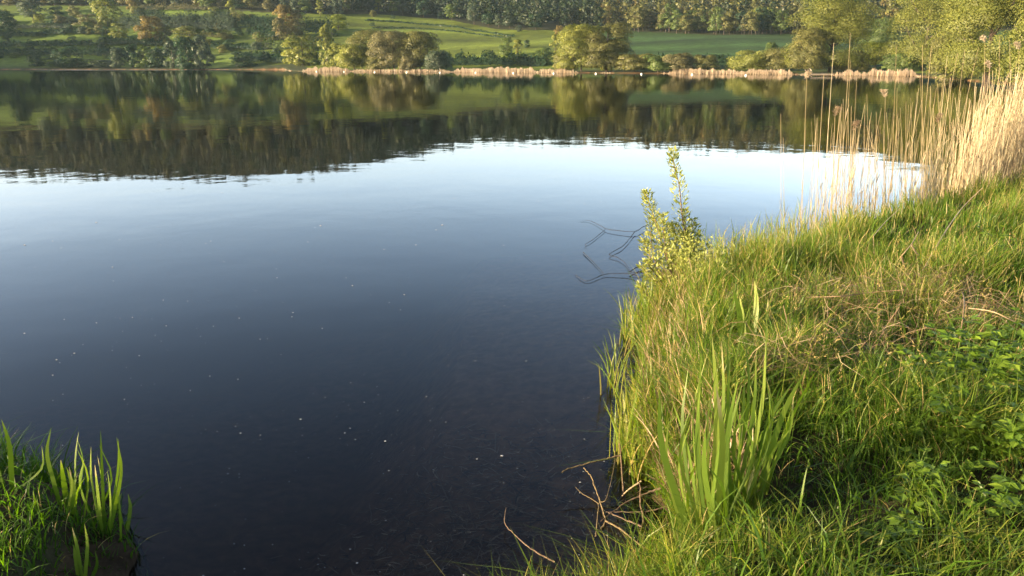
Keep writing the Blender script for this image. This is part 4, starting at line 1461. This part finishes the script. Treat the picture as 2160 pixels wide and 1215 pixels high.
def reed_stalk(bx, by, tx, ty, Y, label, seed, plume=0, group=None, bow=0.0, r=0.0042):
    rng = np.random.default_rng(seed)
    base = P(bx, by, Y)
    g = hz1(base[0], Y)
    base[2] = g - 0.1 if g > -0.3 else -0.35
    top = P(tx, ty, Y + rng.uniform(-0.2, 0.2))
    org = np.array([base[0], base[1], max(g, 0.0)])
    (v, q), pt = stalk_mesh(org, base, top, bow, r, seed)
    tint = np.repeat(np.clip(rng.normal(0.55, 0.2), 0, 1), len(v))
    me = mesh_np('stalk', v, q, None, {'tint': tint}, M['reed'], False)
    if plume == 0:
        o = link('reed_stalk', me, None, org)
        return tag(o, label, 'reed', group)
    root = thing('reed_stalk', label, 'reed', org, group)
    link('stalk', me, root)
    (v, q), n = plume_mesh(pt[-1], unit(pt[-1] - pt[-3]), 0.15 if abs(plume) == 1 else 0.2, 1 if plume > 0 else -1, seed + 3)
    t2 = np.repeat(np.clip(rng.normal(0.75 if abs(plume) == 1 else 0.3, 0.2, n), 0, 1), 4)
    link('plume', mesh_np('plume', v, q, None, {'tint': t2}, M['plume']), root)
    return root


RL = 'bare straw-coloured reed stalk among the loose reeds in front of the water'
RG = 'loose dry reeds in front of the water'
reed_stalk(1660, 450, 1647, 240, 9.6, 'leftmost bare reed stalk standing against the pale water', 201, 0)
reed_stalk(1667, 448, 1652, 290, 9.8, 'short reed stalk close beside the leftmost reed', 202, 0)
reed_stalk(1700, 445, 1702, 150, 9.8, 'tall reed with a single pale drooping plume against the water', 203, 1)
reed_stalk(1728, 430, 1738, 158, 10.2, RL, 204, 0, RG)
reed_stalk(1744, 420, 1759, 90, 10.0, 'tallest straight reed of the loose ones left of the dense stand', 205, 0)
reed_stalk(1768, 425, 1794, 70, 10.2, 'tall reed leaning right across the large willow', 206, 0, bow=0.03)
reed_stalk(1787, 430, 1794, 128, 10.0, RL, 207, 0, RG)
reed_stalk(1800, 425, 1807, 172, 10.3, RL, 208, 0, RG)
reed_stalk(1765, 425, 1762, 225, 9.7, 'reed with a dark brown plume against the hill reflection', 209, 2)
reed_stalk(1790, 430, 1802, 255, 9.6, 'reed with a ragged brown plume right of the darkest plume', 210, 2)
reed_stalk(1872, 420, 1868, 190, 10.6, 'reed with a small pale hooked plume near the far reeds', 211, -1)
reed_stalk(1889, 415, 1891, 97, 10.8, RL, 212, 0, RG)
reed_stalk(1972, 405, 1978, 240, 11.0, 'reed with a brown bushy plume left of the dense stand', 213, 2)
reed_stalk(1940, 410, 1965, 97, 11.0, RL, 214, 0, RG)
reed_stalk(1955, 410, 1946, 95, 11.2, RL, 215, 0, RG)
reed_stalk(1972, 410, 1998, 118, 11.0, RL, 216, 0, RG)
reed_stalk(1960, 400, 2020, 113, 11.2, RL, 217, 0, RG)
reed_stalk(2000, 400, 2035, 105, 11.2, RL, 218, 0, RG)
reed_stalk(1990, 400, 2064, 100, 11.4, RL, 219, 0, RG)
reed_stalk(2058, 275, 1993, 175, 11.3, 'broken reed slanting down to the right across its neighbours', 220, 0)
reed_stalk(2080, 390, 2078, 75, 11.5, 'very tall reed with a pale feathery plume beside the tallest willow', 221, -1)
reed_stalk(2092, 390, 2088, 130, 11.6, 'reed with a broad pale plume below the tallest feathery plume', 222, -1)
reed_stalk(2110, 385, 2109, 75, 11.8, RL, 223, 0, RG)
reed_stalk(2140, 385, 2130, 85, 11.8, RL, 224, 0, RG)
reed_stalk(2148, 380, 2150, 90, 11.8, 'reed with a pale plume at the right edge of the photo', 225, -1)
_rr = random.Random(21)
for i in range(105):
    f = _rr.random() ** 0.65
    bx = 1735 + 265 * f + _rr.uniform(-10, 10)
    top = 345 - 130 * _rr.random() ** 1.3 - 60 * f
    reed_stalk(bx, 420, bx + _rr.gauss(6, 24), top, 9.6 + 1.7 * f + _rr.uniform(-0.4, 0.4), RL, 300 + i, 0, RG, _rr.gauss(0, 0.03), 0.0036)

for i in range(95):
    f = _rr.random() ** 0.8
    bx = 1690 + 310 * f + _rr.uniform(-12, 12)
    reed_stalk(bx, 420, bx + _rr.gauss(4, 14), _rr.uniform(230, 400) - 20 * f, 9.5 + 1.8 * f + _rr.uniform(-0.4, 0.5), RL, 500 + i, 0, RG, _rr.gauss(0, 0.03), 0.0028)


def dense_reeds():
    rng = np.random.default_rng(120)
    n = 2000
    u = rng.beta(1.7, 1.0, n) * 330 + 1990
    Y = 11.2 + rng.uniform(0, 2.4, n) + (u - 2000) / 200
    x = np.array([P(a, 380, b)[0] for a, b in zip(u, Y)])
    g = height(x, Y)
    b = np.stack([x, Y, np.maximum(g, -0.3) - 0.05], 1)
    H = (1.05 + 1.1 * rng.uniform(0, 1, n) ** 1.1) * np.clip(0.6 + (u - 1990) / 160, 0.6, 1.02) + np.where(g < 0, 0.2, 0)
    lean = rng.normal(size=(n, 2)) * np.array([0.09, 0.06]) + np.array([0.03, 0])
    tt = np.linspace(0, 1, 5)[None, :, None]
    top = np.concatenate([lean * H[:, None], H[:, None]], 1)
    bow = np.concatenate([rng.normal(size=(n, 2)) * 0.04, np.zeros((n, 1))], 1)
    path = b[:, None, :] + top[:, None, :] * tt + bow[:, None, :] * (4 * tt * (1 - tt))
    v, q = tubes(path, np.linspace(0.005, 0.0022, 5)[None, :] * rng.uniform(0.7, 1.3, (n, 1)), 4)
    tint = np.repeat(np.clip(rng.normal(0.5, 0.32, n), 0, 1), 20)
    # dead leaves along the stems
    m = 2600
    k = rng.integers(0, n, m)
    f = rng.uniform(0.05, 0.8, m)
    i = (f * 4).astype(int)
    s = path[k, i] + (path[k, i + 1] - path[k, i]) * (f * 4 - i)[:, None]
    v2, q2 = blades(s, rng.uniform(0.12, 0.35, m), rng.normal(size=(m, 2)) * 0.5, rng.uniform(1, 2, m), rng.uniform(0.006, 0.012, m), 5, rng)
    t2 = np.repeat(np.clip(rng.normal(0.55, 0.25, m), 0, 1), 10)
    vv, qq = join([(v, q), (v2, q2)])
    me = mesh_np('reed_bed', vv, qq, None, {'tint': np.concatenate([tint, t2])}, M['reed'])
    tag(link('reed_bed', me), 'dense stand of tall golden dry reeds at the right edge', 'reeds', None, 'stuff')


dense_reeds()


# ------------------------------------------------------------------ dead branches and twigs
def twig_thing(name, label, cat, mat, lines, zs, r0, seed, part='twig'):
    """lines: lists of photo points; zs: (start height, end height) above the water for each; first line is the main stem"""
    rng = np.random.default_rng(seed)
    ws = []
    for ln, (za, zb), r in zip(lines, zs, r0):
        k = len(ln)
        w = np.array([G(a, b, za + (zb - za) * i / (k - 1)) for i, (a, b) in enumerate(ln)])
        ws.append((w, r))
    org = ws[0][0][0].copy()
    root = thing(name, label, cat, org)
    for j, (w, r) in enumerate(ws):
        kk = max(10, len(w) * 5)
        pt = smooth_path(w, kk) - org
        pt[1:-1] += rng.normal(size=(kk - 2, 3)) * r * 0.25
        ra = np.linspace(r, r * 0.45, kk) * rng.uniform(0.85, 1.2, kk)
        v, q = tubes(pt[None], ra[None], 6)
        nm = 'stem' if j == 0 else part
        link(nm, mesh_np(nm, v, q, None, None, mat, True), root)
    return root


twig_thing('dead_branch', 'forked dead branch lying in the water below the bank edge', 'branch', M['lichen_twig'],
           [[(1220, 1176), (1249, 1141), (1269.6, 1115), (1277, 1098), (1272, 1079), (1264, 1050), (1255, 1027), (1246, 1003.7), (1231, 987)],
            [(1277, 1098), (1311, 1118), (1337, 1138.5), (1363, 1159), (1381, 1167)],
            [(1257, 1133), (1259, 1107), (1262, 1081.5), (1263, 1061)],
            [(1263, 1062), (1244, 1050), (1228, 1041), (1213, 1027)],
            [(1264.5, 1059.5), (1277, 1055.5), (1285, 1030), (1296, 978), (1298, 926)]],
           [(-0.02, 0.07), (0.02, 0.03), (0.0, 0.03), (0.03, 0.05), (0.03, 0.1)], [0.0068, 0.005, 0.004, 0.0025, 0.0025], 130)
twig_thing('budding_twig', 'thin twig with pale buds reaching left from the bank over the water', 'twig', M['lichen_twig'],
           [[(1308, 961), (1280, 967.5), (1251, 974), (1231, 980), (1200, 988), (1184, 997)]], [(0.16, 0.12)], [0.005], 131)
twig_thing('bare_twig', 'curved thin twig rising from the water at the bottom of the photo', 'twig', M['twig'],
           [[(1171, 1185), (1155, 1177), (1135, 1167), (1109, 1149), (1083, 1125), (1065, 1102), (1068, 1071)]], [(0.02, 0.06)], [0.0045], 132)
twig_thing('bare_twig', 'straight brown twig crossing the forked dead branch towards the bank', 'twig', M['twig'],
           [[(1394, 1030), (1363, 1041), (1319, 1061), (1267, 1100)]], [(0.12, 0.02)], [0.0055], 133)
twig_thing('bare_twig', 'thin twig lying level from the fork to the bank', 'twig', M['twig'],
           [[(1407, 1068), (1358, 1079), (1277, 1080)]], [(0.08, 0.03)], [0.004], 134)
twig_thing('bare_twig', 'short brown twig sloping down from the fork to the bank', 'twig', M['twig'],
           [[(1355, 1111), (1311, 1093), (1283, 1081)]], [(0.05, 0.03)], [0.005], 135)
twig_thing('dead_stalk', 'upright brown stalk under the hanging straw left of the bank', 'stalk', M['twig'],
           [[(1318, 1061), (1312, 998), (1307, 935)]], [(-0.05, 0.28)], [0.0065], 136)
twig_thing('dead_stalk', 'upright red-brown stalk close to the largest sword-leaved clump', 'stalk', M['twig'],
           [[(1360, 1113), (1352, 1060), (1349, 1017)]], [(-0.03, 0.25)], [0.007], 137)
twig_thing('sunken_twig', 'dark submerged twig with several forks left of the leafy sapling', 'twig', M['wet_twig'],
           [[(1371, 474), (1357, 478), (1339.6, 488), (1304, 486.5), (1280, 483), (1268, 477), (1245, 466), (1225, 467)],
            [(1339.6, 488), (1316, 517), (1286, 536), (1304, 544), (1319, 555.5), (1329, 572)], [(1277, 484), (1251, 505), (1234.5, 515.5), (1239, 518.5)]],
           [(0.05, 0.01), (0.03, 0.015), (0.02, 0.02)], [0.0045, 0.0045, 0.004], 138)
twig_thing('sunken_twig', 'dark looped twig on the water just left of the sapling foot', 'twig', M['wet_twig'],
           [[(1368, 589), (1351, 585), (1331, 578), (1304, 577), (1274, 579), (1239, 592.6), (1214, 581)], [(1230, 532), (1254, 555.5), (1274, 579)],
            [(1328, 573), (1340, 566), (1351.5, 561.5), (1357, 566), (1351.5, 575), (1340, 575), (1328, 573)]],
           [(0.04, 0.01), (0.015, 0.015), (0.03, 0.03)], [0.0045, 0.004, 0.006], 139)


# ------------------------------------------------------------------ loose straw stalks on the bank
def straw(pts, label, seed, r=0.004, leafy=0):
    """pts: (px, py, height above ground)"""
    rng = np.random.default_rng(seed)
    w = []
    for px, py, hz in pts:
        g = G(px, py, 0.3 + hz)
        g[2] = hz1(g[0], g[1]) + hz
        w.append(g)
    w = np.array(w)
    org = w[0].copy()
    pt = smooth_path(w, 4 * len(w) + 4) - org
    parts = [tubes(pt[None], np.linspace(r, r * 0.6, len(pt))[None], 5)]
    v, q = join(parts)
    o = link('straw_stalk', mesh_np('straw_stalk', v, q, None, {'tint': np.full(len(v), rng.uniform(0.45, 0.95))}, M['dry'], True), None, org)
    return tag(o, label, 'straw')


straw([(1945, 580, 0.2), (1990, 500, 0.35), (2030, 440, 0.45), (2072, 402, 0.6)], 'long thin straw leaning right high on the bank', 141, 0.006)
straw([(2025, 620, 0.1), (2030, 660, 0.3), (2018, 760, 0.1)], 'upright pale stalk at the right above the leafy weeds', 142, 0.005)
straw([(1844, 580, 0.05), (1842, 500, 0.35)], 'upright orange stalk in the middle of the bank', 143, 0.007)
straw([(1842, 500, 0.35), (1868, 470, 0.4), (1900, 435, 0.45)], 'thin straw bent right from the upright orange stalk', 144, 0.004)
straw([(1888, 560, 0.25), (1905, 540, 0.38), (1922, 522, 0.42), (1936, 500, 0.45)], 'pale broken straw pointing up right', 145, 0.005)
straw([(1902, 545, 0.4), (1905, 560, 0.3), (1910, 575, 0.22)], 'short pale straw hanging from the broken straw', 146, 0.008)
straw([(1922, 522, 0.45), (1930, 540, 0.35), (1936, 548, 0.3)], 'short pale straw crossing the tip of the broken straw', 147, 0.008)
straw([(2040, 670, 0.25), (2090, 680, 0.3), (2130, 700, 0.25), (2158, 712, 0.2)], 'curved straw arching to the right edge of the photo', 148, 0.005)
straw([(1850, 730, 0.1), (1870, 695, 0.2), (1895, 660, 0.3)], 'reddish straw leaning right above the shaded hollow', 149, 0.005)
straw([(1700, 640, 0.2), (1770, 640, 0.25), (1830, 632, 0.25), (1905, 625, 0.3)], 'long straw lying level over the brown thatch', 150, 0.005)
straw([(1360, 885, 0.15), (1325, 895, 0.12), (1290, 925, 0.02)], 'bent straw drooping into the water from the bank', 151, 0.005)
straw([(2118, 800, 0.15), (2140, 770, 0.25), (2165, 745, 0.35)], 'orange straw leaning over the leafy weeds at the right edge', 152, 0.006)


def thatch():
    rng = np.random.default_rng(153)
    n = 1900
    cs = [((1740, 655), 0.3, 0.16), ((1860, 640), 0.3, 0.16), ((1680, 790), 0.2, 0.14), ((1970, 620), 0.2, 0.16), ((1830, 740), 0.3, 0.2), ((2070, 690), 0.2, 0.16)]
    k = rng.integers(0, len(cs), n)
    c = np.array([G(*cs[i][0], 0.4)[:2] for i in k])
    s = np.array([(cs[i][1], cs[i][2]) for i in k])
    xy = c + rng.normal(size=(n, 2)) * s
    z = height(xy[:, 0], xy[:, 1]) + rng.uniform(0.02, 0.24, n)
    a = rng.normal(0.2, 0.7, n) + np.where(rng.uniform(0, 1, n) < 0.5, 0, math.pi)
    L = rng.uniform(0.12, 0.4, n)
    d = np.stack([np.cos(a), np.sin(a), rng.normal(size=n) * 0.25], 1)
    t = np.linspace(-0.5, 0.5, 5)[None, :, None]
    p0 = np.concatenate([xy, z[:, None]], 1)
    bow = rng.normal(size=(n, 3)) * 0.08
    path = p0[:, None, :] + d[:, None, :] * L[:, None, None] * t + bow[:, None, :] * (1 - 4 * t ** 2)
    v, q = ribbons(path, rng.uniform(0.0016, 0.004, n)[:, None] * np.array([0.6, 1, 1, 1, 0.4]), unit(np.stack([-np.sin(a), np.cos(a), rng.normal(size=n)], 1)))
    tint = np.repeat(np.clip(rng.normal(0.35, 0.25, n), 0, 1), 10)
    me = mesh_np('thatch', v, q, None, {'tint': tint}, M['dry'])
    tag(link('thatch', me), 'brown matted dead grass lying in the middle of the bank', 'dead grass', None, 'stuff')


thatch()


# ------------------------------------------------------------------ broad-leaved weeds
def weed(px, py, h, w, label, seed, n=60, leaf=0.066, z0=0.3, group=None):
    rng = np.random.default_rng(seed)
    b = G(px, py, z0)
    b[2] = hz1(b[0], b[1])
    root = thing('leafy_weed', label, 'plant', b, group)
    tb, P_, A_, S_ = [], [], [], []
    ns = max(3, n // 10)
    for i in range(ns):
        a = rng.uniform(0, 6.28)
        rr = w * math.sqrt(rng.uniform(0.05, 1)) * 0.5
        s0 = np.array([math.cos(a) * rr * 0.6, math.sin(a) * rr * 0.6, -0.02])
        e = np.array([math.cos(a) * rr * 1.3, math.sin(a) * rr * 1.3, h * rng.uniform(0.55, 1.05)])
        pt = smooth_path([s0, (s0 + e) / 2 + rng.normal(size=3) * 0.02, e], 8)
        tb.append(tubes(pt[None], np.linspace(0.0032, 0.0014, 8)[None], 4))
        for j in range(n // ns):
            f = rng.uniform(0.35, 1)
            p = pt[min(7, int(f * 7.99))]
            aa = rng.uniform(0, 6.28)
            o = np.array([math.cos(aa), math.sin(aa), rng.uniform(-0.1, 0.5)])
            o = o / np.linalg.norm(o)
            for dv in (-0.75, 0.0, 0.75):      # a leaf of three leaflets
                ca, sa = math.cos(dv), math.sin(dv)
                ax = np.array([o[0] * ca - o[1] * sa, o[0] * sa + o[1] * ca, o[2] - 0.15])
                P_.append(p + o * 0.03)
                A_.append(ax)
                S_.append(np.array([-ax[1], ax[0], rng.normal() * 0.25]))
    p, ax, sd = np.array(P_), unit(np.array(A_)), unit(np.array(S_))
    ln = leaf * rng.uniform(0.6, 1.2, len(p))
    v, q = diamonds(p + ax * ln[:, None] * 0.5, ax, sd, ln, ln * 0.62, 0.12)
    link('leaves', mesh_np('leaves', v, q, None, {'tint': np.repeat(np.clip(rng.normal(0.5, 0.22, len(p)), 0, 1), 4)}, M['weed']), root)
    v, q = join(tb)
    link('stems', mesh_np('stems', v, q, None, {'tint': np.full(len(v), 0.2)}, M['weed'], True), root)


weed(1975, 850, 0.46, 0.34, 'three-leafleted weed standing free right of the shaded hollow', 161, 70)
weed(2040, 860, 0.46, 0.44, 'bushy green weed in the middle of the leafy patch at the right', 162, 100)
weed(2110, 870, 0.46, 0.44, 'bushy green weed at the right edge of the photo', 163, 100)
weed(1910, 870, 0.24, 0.16, 'low weed with bright leaves at the edge of the shaded hollow', 164, 24)
weed(2060, 960, 0.3, 0.36, 'weed with narrow leaves below the leafy patch', 165, 80, 0.06)
weed(2135, 980, 0.3, 0.36, 'weed low at the right edge below the leafy patch', 166, 80, 0.06)
weed(1860, 1140, 0.12, 0.12, 'small weed with two lobed leaves in the front grass', 167, 14, 0.06)
_rw = random.Random(31)
for i in range(11):
    weed(_rw.uniform(1900, 2170), _rw.uniform(900, 1160), _rw.uniform(0.16, 0.28), _rw.uniform(0.16, 0.26), 'small broad-leaved weed in the lush grass at the lower right', 400 + i, _rw.choice([16, 22, 30]), _rw.uniform(0.04, 0.062),
         group='small weeds in the lush grass at the lower right')
weed(2130, 560, 0.3, 0.5, 'dark leafy weed by the shaded gap high at the right edge', 168, 70, 0.06)


# ------------------------------------------------------------------ things on the water and on its bed
def specks():
    rng = np.random.default_rng(170)
    n = 1500
    px = rng.uniform(-60, 1340, n)
    py = 1215 - 900 * rng.beta(1.1, 1.6, n)
    c = np.array([G(a, b, 0.004) for a, b in zip(px, py)])
    dn = vnoise(c[:, 0] * 0.9, c[:, 1] * 0.9, 71)
    ok = (sdist(c[:, 0], c[:, 1]) < -0.05) & (rng.uniform(-1, 1, n) < dn * 1.6 - 0.35)
    c = c[ok]
    n = len(c)
    a = np.arange(6) * math.pi / 3
    r = 0.0017 * np.exp(rng.normal(size=n) * 0.5) * np.clip(np.hypot(c[:, 0], c[:, 1]) / 5, 0.9, 2.2)
    ring = c[:, None, :] + np.stack([np.cos(a), np.sin(a), a * 0], -1)[None] * r[:, None, None] * np.array([1.4, 1, 1])
    topc = c + np.array([0, 0, 1]) * r[:, None] * 0.5
    V = np.concatenate([ring.reshape(-1, 3), topc])
    i = np.arange(n)[:, None] * 6
    j = np.arange(6)[None, :]
    t = np.stack([i + j, i + (j + 1) % 6, np.repeat(6 * n + np.arange(n)[:, None], 6, 1)], -1).reshape(-1, 3)
    me = mesh_np('floating_seeds', V, None, t, None, plain('seed_fluff', (0.46, 0.46, 0.44), 0.8), True)
    tag(link('floating_seeds', me), 'pale specks of seed fluff floating on the dark water', 'seeds', None, 'stuff')


specks()


M['litter'] = leaf_mat('litter', [(0.0, (0.05, 0.03, 0.018)), (0.55, (0.24, 0.16, 0.09)), (1.0, (0.55, 0.42, 0.27))], 0.0)


def litter():
    rng = np.random.default_rng(171)
    n = 2600
    px, py = rng.normal(1030, 190, n), 1215 - 330 * rng.beta(1.3, 1.5, n)
    d = np.array([G(a, b, -0.3) for a, b in zip(px, py)])
    z = height(d[:, 0], d[:, 1])
    ok = z < -0.02
    d, z = d[ok], z[ok]
    n = len(d)
    d[:, 2] = z + rng.uniform(0.005, 0.03, n)
    a = rng.normal(0.15, 0.8, n)
    L = np.exp(rng.normal(-3.0, 0.55, n)) * np.where(rng.uniform(0, 1, n) < 0.05, 5, 1)
    dr = np.stack([np.cos(a), np.sin(a), rng.normal(size=n) * 0.08], 1)
    t = np.linspace(-0.5, 0.5, 4)[None, :, None]
    path = d[:, None, :] + dr[:, None, :] * L[:, None, None] * t + rng.normal(size=(n, 1, 3)) * 0.01 * (1 - 4 * t ** 2)
    v, q = ribbons(path, rng.uniform(0.003, 0.011, n)[:, None] * np.array([0.4, 1, 1, 0.3]), np.stack([-np.sin(a), np.cos(a), a * 0], 1))
    tint = np.repeat(np.clip(rng.normal(0.45, 0.3, n), 0, 1), 8)
    me = mesh_np('leaf_litter', v, q, None, {'tint': tint}, M['litter'])
    tag(link('leaf_litter', me), 'dead leaves and stalks lying on the bed under the shallow water', 'leaf litter', None, 'stuff')


litter()


# ------------------------------------------------------------------ evening air
def haze():
    m, nt, out = new_mat('haze')
    pv = nt.nodes.new('ShaderNodeVolumePrincipled')
    pv.inputs['Color'].default_value = (0.6, 0.85, 1.0, 1)
    pv.inputs['Density'].default_value = 0.00007
    pv.inputs['Anisotropy'].default_value = 0.0
    nt.links.new(pv.outputs[0], out.inputs['Volume'])
    v, q = box(-900, 900, -300, 1300, -8.5, 150)
    tag(link('haze', mesh_np('haze', v, q, None, None, m)), kind='stuff')


haze()
